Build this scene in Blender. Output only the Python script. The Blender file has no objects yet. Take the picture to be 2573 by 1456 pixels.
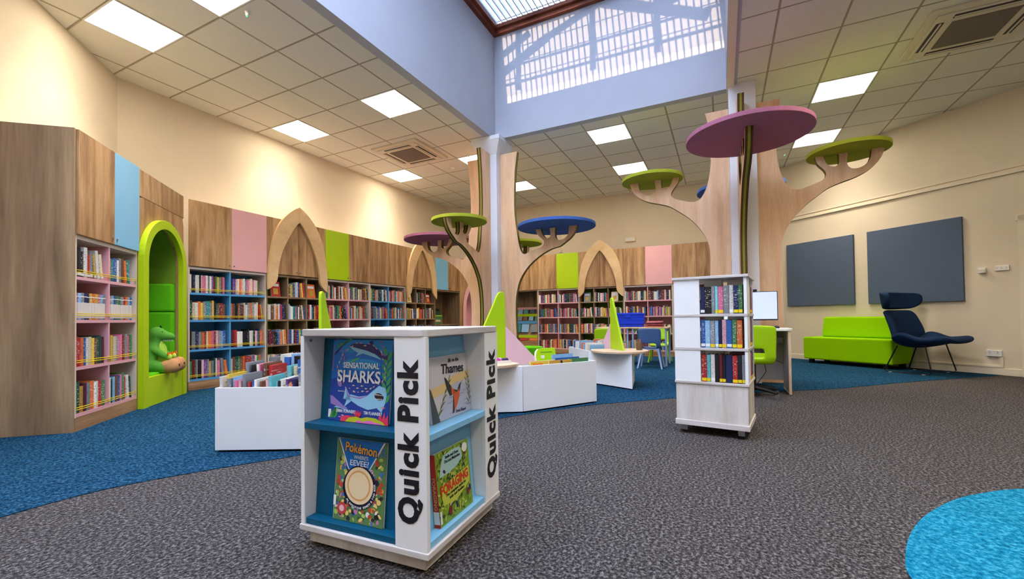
import bpy, bmesh, math, random
from math import sin, cos, pi, radians
from mathutils import Vector, Matrix
from mathutils.geometry import tessellate_polygon
random.seed(7)
SC = bpy.context.scene
COL = SC.collection

# ------------------------------------------------------------------ camera
ZC = 0.83
CEIL = 3.7704
def make_camera():
    f, yaw, pitch, roll = 1097.16, .4677, .0174, -.0117
    cy, sy = cos(yaw), sin(yaw)
    F = Vector((cy*cos(pitch), sy*cos(pitch), sin(pitch)))
    r = Vector((sy, -cy, 0)); u = r.cross(F)
    R = cos(roll)*r + sin(roll)*u; U = -sin(roll)*r + cos(roll)*u
    cam = bpy.data.cameras.new('camera'); o = bpy.data.objects.new('camera', cam); COL.objects.link(o)
    m = Matrix.Identity(4)
    for i in range(3):
        m[i][0] = R[i]; m[i][1] = U[i]; m[i][2] = -F[i]
    m[0][3], m[1][3], m[2][3] = -1.9029, -5.458, ZC
    o.matrix_world = m
    cam.sensor_width = 36; cam.lens = 36*f/2573
    cam.shift_x = (1286.5-1259.88)/2573; cam.shift_y = (783.21-728)/2573
    cam.clip_start = .05; cam.clip_end = 200
    SC.camera = o
make_camera()

# ------------------------------------------------------------------ world, sun, exposure
W = bpy.data.worlds.new('World'); SC.world = W; W.use_nodes = True
nt = W.node_tree; nt.nodes.clear()
wo = nt.nodes.new('ShaderNodeOutputWorld'); wb = nt.nodes.new('ShaderNodeBackground')
wb.inputs[0].default_value = (.60, .74, 1.0, 1); wb.inputs[1].default_value = 4.6
nt.links.new(wb.outputs[0], wo.inputs[0])
sun = bpy.data.lights.new('sun', 'SUN'); so = bpy.data.objects.new('sun', sun); COL.objects.link(so)
sun.energy = 4.2; sun.angle = radians(.35); sun.color = (1, .70, .42)
so.rotation_euler = Vector((cos(radians(22)), -.03, -sin(radians(22)))).to_track_quat('-Z', 'Y').to_euler()
so.location = (0, -4, 8)
LAMP_W = 8.2
SC.view_settings.view_transform = 'Standard'; SC.view_settings.look = 'None'
SC.view_settings.gamma = 1; SC.view_settings.use_curve_mapping = False
SC.view_settings.exposure = 1.25
try:
    SC.cycles.use_denoising = True
    SC.cycles.max_bounces = 8; SC.cycles.diffuse_bounces = 5; SC.cycles.transparent_max_bounces = 12
    SC.cycles.caustics_reflective = False; SC.cycles.caustics_refractive = False
    SC.cycles.sample_clamp_indirect = 6
except Exception:
    pass

# ------------------------------------------------------------------ materials
def lin(c):
    def g(v):
        v /= 255
        return v/12.92 if v <= .04045 else ((v+.055)/1.055)**2.4
    return (g(c[0]), g(c[1]), g(c[2]), 1)
MATS = {}
def newmat(name):
    m = bpy.data.materials.new(name); m.use_nodes = True
    n = m.node_tree; b = n.nodes['Principled BSDF']
    MATS[name] = m
    return m, n, b
def N(n, t, **kw):
    x = n.nodes.new(t)
    for k, v in kw.items():
        if k.startswith('i_'):
            x.inputs[int(k[2:])].default_value = v
        else:
            setattr(x, k, v)
    return x
def plain(name, c, rough=.5, spec=.3, var=.0, scale=8, bump=0, bscale=300, metal=0, emit=0, coords='Object'):
    """procedural paint / plastic / fabric: slight noise in colour and optional bump"""
    m, n, b = newmat(name)
    b.inputs['Roughness'].default_value = rough; b.inputs['Specular IOR Level'].default_value = spec
    b.inputs['Metallic'].default_value = metal
    tc = N(n, 'ShaderNodeTexCoord')
    no = N(n, 'ShaderNodeTexNoise'); no.inputs['Scale'].default_value = scale; no.inputs['Detail'].default_value = 4
    n.links.new(tc.outputs[coords], no.inputs['Vector'])
    r = N(n, 'ShaderNodeValToRGB'); a = lin(c)
    lo = [v*(1-var) for v in a[:3]]; hi = [min(1, v*(1+var)) for v in a[:3]]
    r.color_ramp.elements[0].position = .3; r.color_ramp.elements[1].position = .7
    r.color_ramp.elements[0].color = (*lo, 1); r.color_ramp.elements[1].color = (*hi, 1)
    n.links.new(no.outputs['Fac'], r.inputs[0]); n.links.new(r.outputs[0], b.inputs['Base Color'])
    if bump:
        n2 = N(n, 'ShaderNodeTexNoise'); n2.inputs['Scale'].default_value = bscale; n2.inputs['Detail'].default_value = 2
        n.links.new(tc.outputs[coords], n2.inputs['Vector'])
        bp = N(n, 'ShaderNodeBump'); bp.inputs['Strength'].default_value = bump; bp.inputs['Distance'].default_value = .002
        n.links.new(n2.outputs['Fac'], bp.inputs['Height']); n.links.new(bp.outputs[0], b.inputs['Normal'])
    if emit:
        b.inputs['Emission Color'].default_value = a; b.inputs['Emission Strength'].default_value = emit
    return m
def wood(name, dark, mid, light, stretch=(9, 9, .9), knots=.35, rough=.5, rnd=True, fine=.5):
    m, n, b = newmat(name); b.inputs['Roughness'].default_value = rough; b.inputs['Specular IOR Level'].default_value = .25
    tc = N(n, 'ShaderNodeTexCoord'); mp = N(n, 'ShaderNodeMapping'); mp.inputs['Scale'].default_value = stretch
    n.links.new(tc.outputs['Object'], mp.inputs['Vector'])
    if rnd:
        oi = N(n, 'ShaderNodeObjectInfo'); mu = N(n, 'ShaderNodeMath', operation='MULTIPLY'); mu.inputs[1].default_value = 37
        n.links.new(oi.outputs['Random'], mu.inputs[0])
        cx = N(n, 'ShaderNodeCombineXYZ'); n.links.new(mu.outputs[0], cx.inputs[0]); n.links.new(mu.outputs[0], cx.inputs[2])
        n.links.new(cx.outputs[0], mp.inputs['Location'])
    a1 = N(n, 'ShaderNodeTexNoise'); a1.inputs['Scale'].default_value = 1.0; a1.inputs['Detail'].default_value = 6; a1.inputs['Distortion'].default_value = .6
    n.links.new(mp.outputs[0], a1.inputs['Vector'])
    r = N(n, 'ShaderNodeValToRGB'); e = r.color_ramp.elements
    e[0].position = .30; e[0].color = lin(dark); e[1].position = .72; e[1].color = lin(light)
    k = e.new(.5); k.color = lin(mid)
    n.links.new(a1.outputs['Fac'], r.inputs[0])
    a2 = N(n, 'ShaderNodeTexNoise'); a2.inputs['Scale'].default_value = 9; a2.inputs['Detail'].default_value = 5
    n.links.new(mp.outputs[0], a2.inputs['Vector'])
    mx = N(n, 'ShaderNodeMix', data_type='RGBA', blend_type='MULTIPLY'); mx.inputs[0].default_value = fine
    r2 = N(n, 'ShaderNodeValToRGB'); r2.color_ramp.elements[0].position = .3; r2.color_ramp.elements[0].color = (.62, .58, .54, 1); r2.color_ramp.elements[1].position = .65
    n.links.new(a2.outputs['Fac'], r2.inputs[0]); n.links.new(r.outputs[0], mx.inputs[6]); n.links.new(r2.outputs[0], mx.inputs[7])
    out = mx.outputs[2]
    if knots:
        mp2 = N(n, 'ShaderNodeMapping'); mp2.inputs['Scale'].default_value = (stretch[0]*.45, stretch[1]*.45, stretch[2]*2.2)
        n.links.new(tc.outputs['Object'], mp2.inputs['Vector'])
        if rnd: n.links.new(cx.outputs[0], mp2.inputs['Location'])
        v = N(n, 'ShaderNodeTexVoronoi'); v.inputs['Scale'].default_value = 1.0
        n.links.new(mp2.outputs[0], v.inputs['Vector'])
        r3 = N(n, 'ShaderNodeValToRGB'); r3.color_ramp.elements[0].position = .04; r3.color_ramp.elements[0].color = (.35, .28, .22, 1)
        r3.color_ramp.elements[1].position = .17; r3.color_ramp.elements[1].color = (1, 1, 1, 1)
        n.links.new(v.outputs['Distance'], r3.inputs[0])
        m3 = N(n, 'ShaderNodeMix', data_type='RGBA', blend_type='MULTIPLY'); m3.inputs[0].default_value = knots
        n.links.new(out, m3.inputs[6]); n.links.new(r3.outputs[0], m3.inputs[7]); out = m3.outputs[2]
    n.links.new(out, b.inputs['Base Color'])
    return m
def carpet(name, cols, scale=90, bump=.9, stretch=(1, 1, 1)):
    m, n, b = newmat(name); b.inputs['Roughness'].default_value = 1; b.inputs['Specular IOR Level'].default_value = .05
    tc = N(n, 'ShaderNodeTexCoord'); mp = N(n, 'ShaderNodeMapping'); mp.inputs['Scale'].default_value = stretch
    n.links.new(tc.outputs['Object'], mp.inputs['Vector'])
    a = N(n, 'ShaderNodeTexNoise'); a.inputs['Scale'].default_value = scale; a.inputs['Detail'].default_value = 5; a.inputs['Roughness'].default_value = .75
    n.links.new(mp.outputs[0], a.inputs['Vector'])
    r = N(n, 'ShaderNodeValToRGB'); e = r.color_ramp.elements
    e[0].position = .36; e[0].color = lin(cols[0]); e[1].position = .66; e[1].color = lin(cols[2]); k = e.new(.5); k.color = lin(cols[1])
    n.links.new(a.outputs['Fac'], r.inputs[0])
    big = N(n, 'ShaderNodeTexNoise'); big.inputs['Scale'].default_value = 6; big.inputs['Detail'].default_value = 4
    n.links.new(mp.outputs[0], big.inputs['Vector'])
    r2 = N(n, 'ShaderNodeValToRGB'); r2.color_ramp.elements[0].position = .35; r2.color_ramp.elements[0].color = (.82, .82, .82, 1); r2.color_ramp.elements[1].position = .65
    n.links.new(big.outputs['Fac'], r2.inputs[0])
    mx = N(n, 'ShaderNodeMix', data_type='RGBA', blend_type='MULTIPLY'); mx.inputs[0].default_value = .6
    n.links.new(r.outputs[0], mx.inputs[6]); n.links.new(r2.outputs[0], mx.inputs[7]); n.links.new(mx.outputs[2], b.inputs['Base Color'])
    bp = N(n, 'ShaderNodeBump'); bp.inputs['Strength'].default_value = bump; bp.inputs['Distance'].default_value = .008
    n.links.new(a.outputs['Fac'], bp.inputs['Height']); n.links.new(bp.outputs[0], b.inputs['Normal'])
    return m
M = {}
M['cream'] = plain('wall_paint', (224, 208, 182), .85, .1, .02, 3, .15, 60)
M['cream2'] = plain('trim_paint', (228, 214, 190), .6, .2, .02, 3)
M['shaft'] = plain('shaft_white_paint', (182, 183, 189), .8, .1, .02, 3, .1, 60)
M['pillar'] = plain('pillar_white_paint', (228, 228, 230), .7, .1, .02, 3)
M['oak'] = wood('knotty_oak_laminate', (132, 94, 60), (178, 136, 92), (208, 168, 122))
M['oakdark'] = wood('dark_oak_laminate', (116, 92, 68), (150, 122, 92), (184, 154, 118), stretch=(6, 6, .5))
M['oakh'] = wood('horizontal_oak_laminate', (130, 94, 62), (170, 130, 92), (196, 156, 114), stretch=(1.2, 8, 14))
M['maple'] = wood('pale_maple_board', (214, 166, 124), (230, 186, 144), (240, 204, 166), stretch=(7, 7, .8), knots=.12, fine=.25)
M['ply'] = wood('arch_plywood', (206, 166, 116), (216, 178, 128), (226, 190, 142), stretch=(3, 3, 3), knots=0, fine=.2)
M['plytop'] = wood('birch_plywood_top', (205, 172, 138), (218, 186, 152), (228, 200, 168), stretch=(6, 2, 6), knots=0, fine=.2)
M['white'] = plain('white_laminate', (242, 242, 242), .45, .3, .015, 4)
M['whitewash'] = wood('whitewashed_wood', (196, 184, 172), (218, 210, 202), (230, 225, 220), stretch=(8, 8, .9), knots=.15, fine=.25)
M['whitewashh'] = wood('whitewashed_wood_edge', (190, 180, 172), (216, 208, 204), (230, 226, 224), stretch=(1.5, 1.5, 12), knots=0, fine=.25)
M['carcass'] = plain('pale_birch_carcass', (216, 198, 180), .5, .3, .02, 4)
M['pinkd'] = plain('pink_door_laminate', (226, 168, 164), .5, .25, .02, 4)
M['pink'] = plain('pink_shelf_laminate', (226, 168, 172), .5, .25, .02, 4)
M['pinkfin'] = plain('pale_pink_board', (240, 196, 206), .5, .25, .02, 4)
M['lime'] = plain('lime_laminate', (176, 204, 14), .45, .3, .02, 5)
M['limefin'] = plain('bright_lime_board', (178, 214, 24), .5, .25, .03, 5)
M['greenback'] = plain('moss_green_laminate', (112, 146, 36), .6, .2, .03, 5)
M['blued'] = plain('sky_blue_door_laminate', (128, 184, 214), .5, .25, .02, 4)
M['blues'] = plain('mid_blue_shelf_laminate', (84, 152, 200), .5, .25, .02, 4)
M['teal'] = plain('deep_teal_board', (2, 84, 118), .5, .25, .03, 5)
M['lblue'] = plain('light_blue_board', (136, 196, 232), .5, .25, .02, 5)
M['greenfab'] = plain('green_fabric', (98, 190, 28), .95, .05, .06, 60, .5, 500)
M['limefab'] = plain('lime_wool_fabric', (146, 204, 6), .95, .05, .05, 60, .5, 400)
M['navyfab'] = plain('navy_wool_fabric', (28, 48, 78), .9, .1, .12, 90, .5, 500)
M['felt'] = plain('blue_grey_felt', (92, 104, 124), 1, .03, .10, 120, .6, 500)
M['discgreen'] = plain('olive_green_felt_disc', (166, 172, 50), .8, .1, .03, 20)
M['discpink'] = plain('mauve_pink_disc', (172, 106, 130), .8, .1, .03, 20)
M['discblue'] = plain('cornflower_blue_disc', (70, 104, 170), .8, .1, .03, 20)
M['edgebrown'] = plain('brown_board_edge', (84, 56, 30), .6, .2, .08, 30)
M['edgeolive'] = plain('olive_board_core', (138, 136, 40), .6, .2, .08, 30)
M['black'] = plain('black_plastic', (18, 18, 20), .4, .4)
M['blackm'] = plain('black_metal', (20, 20, 22), .35, .5, metal=.6)
M['chrome'] = plain('chrome_metal', (190, 190, 190), .25, .5, metal=1)
M['greym'] = plain('grey_metal', (150, 152, 158), .4, .5, metal=.3)
M['dgrey'] = plain('dark_grey_grille', (120, 108, 98), .7, .2, .06, 200)
M['mgrey'] = plain('modesty_grey_laminate', (150, 138, 130), .5, .3, .03, 5)
M['wplastic'] = plain('white_plastic', (232, 228, 220), .4, .4)
M['acwhite'] = plain('cream_white_plastic', (220, 208, 186), .5, .3)
M['yellow'] = plain('yellow_cord', (214, 186, 10), .6, .2)
M['limeplastic'] = plain('lime_plastic', (170, 214, 10), .35, .4)
M['slateplastic'] = plain('slate_blue_plastic', (74, 104, 150), .4, .4)
M['paleblue'] = plain('pale_blue_metal', (150, 172, 212), .4, .4)
M['crate'] = plain('royal_blue_plastic', (8, 56, 206), .4, .35, .05, 30)
M['skyframe'] = wood('mahogany_frame', (84, 34, 16), (116, 54, 30), (146, 78, 48), stretch=(2, 2, 6), knots=0)
M['darkfab'] = plain('plum_felt_underside', (120, 70, 90), .9, .05, .04, 30)
M['tan'] = plain('tan_plush', (196, 142, 98), 1, .02, .08, 80, .6, 300)
M['dino'] = plain('green_plush', (98, 164, 62), 1, .02, .12, 60, .6, 300)
M['dinol'] = plain('light_green_plush', (176, 212, 80), 1, .02, .1, 60, .6, 300)
M['dinod'] = plain('dark_green_plush', (24, 48, 40), 1, .02, .1, 60, .6, 300)
M['orange'] = plain('orange_felt', (232, 110, 30), .9, .05, .05, 60)
M['pages'] = plain('paper_pages', (232, 224, 208), .9, .05, .06, 120)
M['letter'] = plain('black_vinyl_lettering', (28, 28, 34), .5, .3)
M['brownside'] = plain('brown_board', (112, 84, 56), .6, .2, .05, 8)
M['screen'] = plain('lit_screen', (186, 196, 246), .3, .2, emit=.27)
M['lamp'] = plain('lamp_diffuser', (255, 246, 226), .5, .2, emit=7)
M['rubber'] = plain('grey_rubber', (90, 90, 90), .7, .2)
C_GREY = carpet('heather_grey_carpet', ((22, 21, 22), (70, 66, 65), (150, 142, 139)), 78)
C_BLUE = carpet('deep_blue_carpet', ((4, 24, 40), (20, 62, 90), (62, 108, 136)), 48, stretch=(1.6, 1, 1))
C_TEAL = carpet('turquoise_carpet', ((6, 88, 116), (22, 124, 158), (72, 168, 194)), 60)

def ceiling_mat():
    m, n, b = newmat('suspended_ceiling_tiles'); b.inputs['Roughness'].default_value = .9; b.inputs['Specular IOR Level'].default_value = .1
    tc = N(n, 'ShaderNodeTexCoord'); sp = N(n, 'ShaderNodeSeparateXYZ'); n.links.new(tc.outputs['Object'], sp.inputs[0])
    outs = []
    for i in (0, 1):
        a = N(n, 'ShaderNodeMath', operation='ADD'); a.inputs[1].default_value = 60.0
        n.links.new(sp.outputs[i], a.inputs[0])
        md = N(n, 'ShaderNodeMath', operation='PINGPONG'); md.inputs[1].default_value = .3
        n.links.new(a.outputs[0], md.inputs[0]); outs.append(md.outputs[0])
    mn = N(n, 'ShaderNodeMath', operation='MINIMUM'); n.links.new(outs[0], mn.inputs[0]); n.links.new(outs[1], mn.inputs[1])
    r = N(n, 'ShaderNodeValToRGB'); e = r.color_ramp.elements
    e[0].position = .0; e[0].color = lin((186, 176, 156)); e[1].position = .016; e[1].color = lin((242, 238, 224))
    k = e.new(.010); k.color = lin((176, 166, 146)); k2 = e.new(.012); k2.color = lin((242, 238, 224))
    n.links.new(mn.outputs[0], r.inputs[0])
    no = N(n, 'ShaderNodeTexNoise'); no.inputs['Scale'].default_value = 180; no.inputs['Detail'].default_value = 2
    n.links.new(tc.outputs['Object'], no.inputs['Vector'])
    mx = N(n, 'ShaderNodeMix', data_type='RGBA', blend_type='MULTIPLY'); mx.inputs[0].default_value = .25
    n.links.new(r.outputs[0], mx.inputs[6]); n.links.new(no.outputs['Fac'], mx.inputs[7]); n.links.new(mx.outputs[2], b.inputs['Base Color'])
    r2 = N(n, 'ShaderNodeMath', operation='SMOOTH_MIN'); r2.inputs[1].default_value = .012; r2.inputs[2].default_value = .004
    n.links.new(mn.outputs[0], r2.inputs[0])
    bp = N(n, 'ShaderNodeBump'); bp.inputs['Strength'].default_value = .6; bp.inputs['Distance'].default_value = .8
    n.links.new(r2.outputs[0], bp.inputs['Height']); n.links.new(bp.outputs[0], b.inputs['Normal'])
    return m
M['ceil'] = ceiling_mat()

def glass_mat():
    m, n, b = newmat('obscured_skylight_glazing')
    n.nodes.remove(b); o = n.nodes['Material Output']
    t = N(n, 'ShaderNodeBsdfTransparent'); t.inputs[0].default_value = (.93, .96, 1, 1)
    tl = N(n, 'ShaderNodeBsdfTranslucent'); tl.inputs[0].default_value = (.9, .94, 1, 1)
    mx = N(n, 'ShaderNodeMixShader'); mx.inputs[0].default_value = .3
    n.links.new(t.outputs[0], mx.inputs[1]); n.links.new(tl.outputs[0], mx.inputs[2]); n.links.new(mx.outputs[0], o.inputs[0])
    return m
M['glazing'] = glass_mat()

def book_mat(attr=False):
    """cloth/paper covers: colour from the object (or mesh attribute), procedural title blocks and stickers on the spine"""
    m, n, b = newmat('book_cover' + ('_far' if attr else '')); b.inputs['Roughness'].default_value = .38; b.inputs['Specular IOR Level'].default_value = .4
    tc = N(n, 'ShaderNodeTexCoord')
    if attr:
        at = N(n, 'ShaderNodeAttribute'); at.attribute_name = 'Col'; base = at.outputs['Color']
        no = N(n, 'ShaderNodeTexNoise'); no.inputs['Scale'].default_value = 55; no.inputs['Detail'].default_value = 2
        n.links.new(tc.outputs['Object'], no.inputs['Vector'])
        r = N(n, 'ShaderNodeValToRGB'); r.color_ramp.elements[0].position = .60; r.color_ramp.elements[1].position = .66; r.color_ramp.elements[1].color = (.55, .55, .55, 1)
        n.links.new(no.outputs['Fac'], r.inputs[0])
        mx = N(n, 'ShaderNodeMix', data_type='RGBA'); n.links.new(r.outputs[0], mx.inputs[0]); n.links.new(base, mx.inputs[6]); mx.inputs[7].default_value = (.75, .72, .66, 1)
        n.links.new(mx.outputs[2], b.inputs['Base Color']); return m
    oi = N(n, 'ShaderNodeObjectInfo'); base = oi.outputs['Color']
    mp = N(n, 'ShaderNodeMapping'); mp.inputs['Scale'].default_value = (1.4, 1, 15)
    mu = N(n, 'ShaderNodeMath', operation='MULTIPLY'); mu.inputs[1].default_value = 91
    n.links.new(oi.outputs['Random'], mu.inputs[0]); cx = N(n, 'ShaderNodeCombineXYZ'); n.links.new(mu.outputs[0], cx.inputs[2]); n.links.new(mu.outputs[0], cx.inputs[0])
    n.links.new(tc.outputs['Object'], mp.inputs[0]); n.links.new(cx.outputs[0], mp.inputs['Location'])
    no = N(n, 'ShaderNodeTexNoise'); no.inputs['Scale'].default_value = 1.5; no.inputs['Detail'].default_value = 3
    n.links.new(mp.outputs[0], no.inputs['Vector'])
    r = N(n, 'ShaderNodeValToRGB'); r.color_ramp.elements[0].position = .55; r.color_ramp.elements[1].position = .63; r.color_ramp.elements[1].color = (.62, .62, .62, 1)
    n.links.new(no.outputs['Fac'], r.inputs[0])
    sp = N(n, 'ShaderNodeSeparateXYZ'); n.links.new(tc.outputs['Object'], sp.inputs[0])
    rz = N(n, 'ShaderNodeValToRGB'); rz.color_ramp.interpolation = 'CONSTANT'; e = rz.color_ramp.elements
    e[0].position = 0; e[0].color = (0, 0, 0, 1); e[1].position = .24; e[1].color = (1, 1, 1, 1); k = e.new(.9); k.color = (0, 0, 0, 1)
    n.links.new(sp.outputs[2], rz.inputs[0])
    f = N(n, 'ShaderNodeMath', operation='MULTIPLY'); n.links.new(r.outputs[0], f.inputs[0]); n.links.new(rz.outputs[0], f.inputs[1])
    # title colour: pale or dark by random
    gt = N(n, 'ShaderNodeMath', operation='GREATER_THAN'); gt.inputs[1].default_value = .45; n.links.new(oi.outputs['Random'], gt.inputs[0])
    tcx = N(n, 'ShaderNodeMix', data_type='RGBA'); n.links.new(gt.outputs[0], tcx.inputs[0]); tcx.inputs[6].default_value = (.02, .03, .06, 1); tcx.inputs[7].default_value = (.8, .78, .7, 1)
    mx = N(n, 'ShaderNodeMix', data_type='RGBA'); n.links.new(f.outputs[0], mx.inputs[0]); n.links.new(base, mx.inputs[6]); n.links.new(tcx.outputs[2], mx.inputs[7])
    n.links.new(mx.outputs[2], b.inputs['Base Color'])
    return m
M['book'] = book_mat(); M['bookfar'] = book_mat(True)
M['sticker'] = plain('yellow_spine_sticker', (236, 206, 30), .5, .3)
M['wsticker'] = plain('white_spine_sticker', (236, 236, 230), .5, .3)
M['pale'] = plain('pale_spine_paper', (214, 204, 196), .5, .3, .12, 40)
def colmat(name, c, rough=.45):
    if name not in M: M[name] = plain(name, c, rough, .3)
    return M[name]

# ------------------------------------------------------------------ mesh helpers
class MB:
    def __init__(s): s.v = []; s.f = []; s.m = []; s.mx = Matrix.Identity(4)
    def add(s, pts, faces, mi=0):
        o = len(s.v); s.v += [tuple(s.mx @ Vector(p)) for p in pts]
        for i, fc in enumerate(faces):
            s.f.append([o+k for k in fc]); s.m.append(mi[i] if isinstance(mi, (list, tuple)) else mi)
        return s
    def box(s, x0, x1, y0, y1, z0, z1, mi=0):
        p = [(x, y, z) for x in (x0, x1) for y in (y0, y1) for z in (z0, z1)]
        return s.add(p, [(0, 1, 3, 2), (4, 6, 7, 5), (0, 4, 5, 1), (2, 3, 7, 6), (0, 2, 6, 4), (1, 5, 7, 3)], mi)
    def prism(s, pts, fn, t0, t1, mi=0, ms=None):
        n = len(pts); ms = mi if ms is None else ms
        P = [fn(a, b, t0) for a, b in pts] + [fn(a, b, t1) for a, b in pts]
        F = [list(range(n))[::-1], list(range(n, 2*n))] + [(i, (i+1) % n, n+(i+1) % n, n+i) for i in range(n)]
        return s.add(P, F, [mi, mi] + [ms]*n)
    def ring(s, outer, inner, fn, t0, t1, mi=0, closed=False):
        """strip between two open polylines with the same count, extruded"""
        n = len(outer)
        P = [fn(a, b, t) for t in (t0, t1) for a, b in outer] + [fn(a, b, t) for t in (t0, t1) for a, b in inner]
        O0, O1, I0, I1 = 0, n, 2*n, 3*n; F = []
        for i in range(n-1 if not closed else n):
            j = (i+1) % n
            F += [(O0+i, O0+j, I0+j, I0+i), (O1+i, I1+i, I1+j, O1+j), (O0+i, O1+i, O1+j, O0+j), (I0+i, I0+j, I1+j, I1+i)]
        if not closed:
            F += [(O0, I0, I1, O1), (O0+n-1, O1+n-1, I1+n-1, I0+n-1)]
        return s.add(P, F, mi)
    def cyl(s, c, r, h, n=24, mi=0, r2=None, axis='z', ms=None):
        r2 = r if r2 is None else r2
        def mp(a, b, t):
            return {'z': (c[0]+a, c[1]+b, c[2]+t), 'x': (c[0]+t, c[1]+a, c[2]+b), 'y': (c[0]+a, c[1]+t, c[2]+b)}[axis]
        P = [mp(r*cos(2*pi*i/n), r*sin(2*pi*i/n), 0) for i in range(n)] + [mp(r2*cos(2*pi*i/n), r2*sin(2*pi*i/n), h) for i in range(n)]
        F = [list(range(n))[::-1], list(range(n, 2*n))] + [(i, (i+1) % n, n+(i+1) % n, n+i) for i in range(n)]
        return s.add(P, F, [mi, mi]+[mi if ms is None else ms]*n)
    def tube(s, path, r, n=8, mi=0):
        path = [Vector(p) for p in path]; P = []; F = []
        for i, p in enumerate(path):
            d = (path[min(i+1, len(path)-1)] - path[max(i-1, 0)]).normalized()
            up = Vector((0, 0, 1)) if abs(d.z) < .95 else Vector((1, 0, 0))
            a = d.cross(up).normalized(); b = d.cross(a).normalized()
            rr = r[i] if isinstance(r, (list, tuple)) else r
            P += [tuple(p + a*rr*cos(2*pi*k/n) + b*rr*sin(2*pi*k/n)) for k in range(n)]
        for i in range(len(path)-1):
            F += [(i*n+k, i*n+(k+1) % n, (i+1)*n+(k+1) % n, (i+1)*n+k) for k in range(n)]
        F += [list(range(n))[::-1], [(len(path)-1)*n+k for k in range(n)]]
        return s.add(P, F, mi)
    def ball(s, c, r, n=12, mi=0, sc=(1, 1, 1)):
        P = []; F = []; rows = n//2
        for i in range(1, rows):
            t = pi*i/rows
            P += [(c[0]+r*sc[0]*sin(t)*cos(2*pi*k/n), c[1]+r*sc[1]*sin(t)*sin(2*pi*k/n), c[2]+r*sc[2]*cos(t)) for k in range(n)]
        P += [(c[0], c[1], c[2]+r*sc[2]), (c[0], c[1], c[2]-r*sc[2])]; T, B = len(P)-2, len(P)-1
        for i in range(rows-2):
            F += [(i*n+k, (i+1)*n+k, (i+1)*n+(k+1) % n, i*n+(k+1) % n) for k in range(n)]
        F += [(T, k, (k+1) % n) for k in range(n)] + [(B, (rows-2)*n+(k+1) % n, (rows-2)*n+k) for k in range(n)]
        return s.add(P, F, mi)
    def mesh(s, name, mats):
        me = bpy.data.meshes.new(name); me.from_pydata(s.v, [], s.f)
        for m in mats: me.materials.append(m)
        for p, k in zip(me.polygons, s.m): p.material_index = k
        bm = bmesh.new(); bm.from_mesh(me); bmesh.ops.recalc_face_normals(bm, faces=bm.faces); bm.to_mesh(me); bm.free()
        return me
    def build(s, name, mats, parent=None, loc=(0, 0, 0), rz=0, bevel=0, smooth=False, subsurf=0, solid=0):
        if not isinstance(mats, (list, tuple)): mats = [mats]
        me = s.mesh(name, mats); o = bpy.data.objects.new(name, me); COL.objects.link(o)
        o.location = loc; o.rotation_euler = (0, 0, rz)
        if parent: o.parent = parent
        if solid:
            md = o.modifiers.new('solid', 'SOLIDIFY'); md.thickness = solid; md.offset = 0
        if bevel:
            md = o.modifiers.new('bevel', 'BEVEL'); md.width = bevel; md.segments = 2; md.limit_method = 'ANGLE'; md.angle_limit = radians(40)
        if subsurf:
            md = o.modifiers.new('sub', 'SUBSURF'); md.levels = subsurf; md.render_levels = subsurf
        if smooth:
            for p in me.polygons: p.use_smooth = True
        return o
def box(name, mat, x0, x1, y0, y1, z0, z1, parent=None, bevel=0, **k):
    return MB().box(x0, x1, y0, y1, z0, z1).build(name, mat, parent, bevel=bevel, **k)
def tag(o, label, cat, group=None):
    o['label'] = label; o['category'] = cat
    if group: o['group'] = group
    return o
def empty(name, loc, rz=0):
    o = bpy.data.objects.new(name, None); COL.objects.link(o); o.location = loc; o.rotation_euler = (0, 0, rz); o.empty_display_size = .1
    return o
def thing(name, label, cat, loc=(0, 0, 0), rz=0, group=None):
    return tag(empty(name, loc, rz), label, cat, group)
def struct(o): o['kind'] = 'structure'; return o
def copy_tree(o, parent=None):
    c = o.copy(); COL.objects.link(c); c.parent = parent
    for ch in list(o.children): copy_tree(ch, c)
    return c
def text(body, size, mat, mx, parent, name='lettering', bold=0, length=None, ext=.0006, shear=0, align='LEFT', track=1):
    cu = bpy.data.curves.new(name, 'FONT'); cu.body = body; cu.size = size; cu.offset = bold; cu.extrude = ext; cu.shear = shear
    cu.align_x = align; cu.space_character = track; cu.resolution_u = 3
    t = bpy.data.objects.new(name, cu); COL.objects.link(t)
    dg = bpy.context.evaluated_depsgraph_get(); dg.update()
    me = bpy.data.meshes.new_from_object(t.evaluated_get(dg)); bpy.data.objects.remove(t)
    if length:
        xs = [v.co.x for v in me.vertices]; k = length/(max(xs)-min(xs)); x0 = min(xs) if align == 'LEFT' else 0
        for v in me.vertices: v.co.x = (v.co.x-x0)*k
    me.materials.clear(); me.materials.append(mat)
    o = bpy.data.objects.new(name, me); COL.objects.link(o); o.parent = parent; o.matrix_local = mx
    return o
def frame_mx(o, x, y):
    x = Vector(x).normalized(); y = Vector(y).normalized(); z = x.cross(y)
    m = Matrix.Identity(4)
    for i in range(3): m[i][0] = x[i]; m[i][1] = y[i]; m[i][2] = z[i]; m[i][3] = o[i]
    return m
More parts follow.
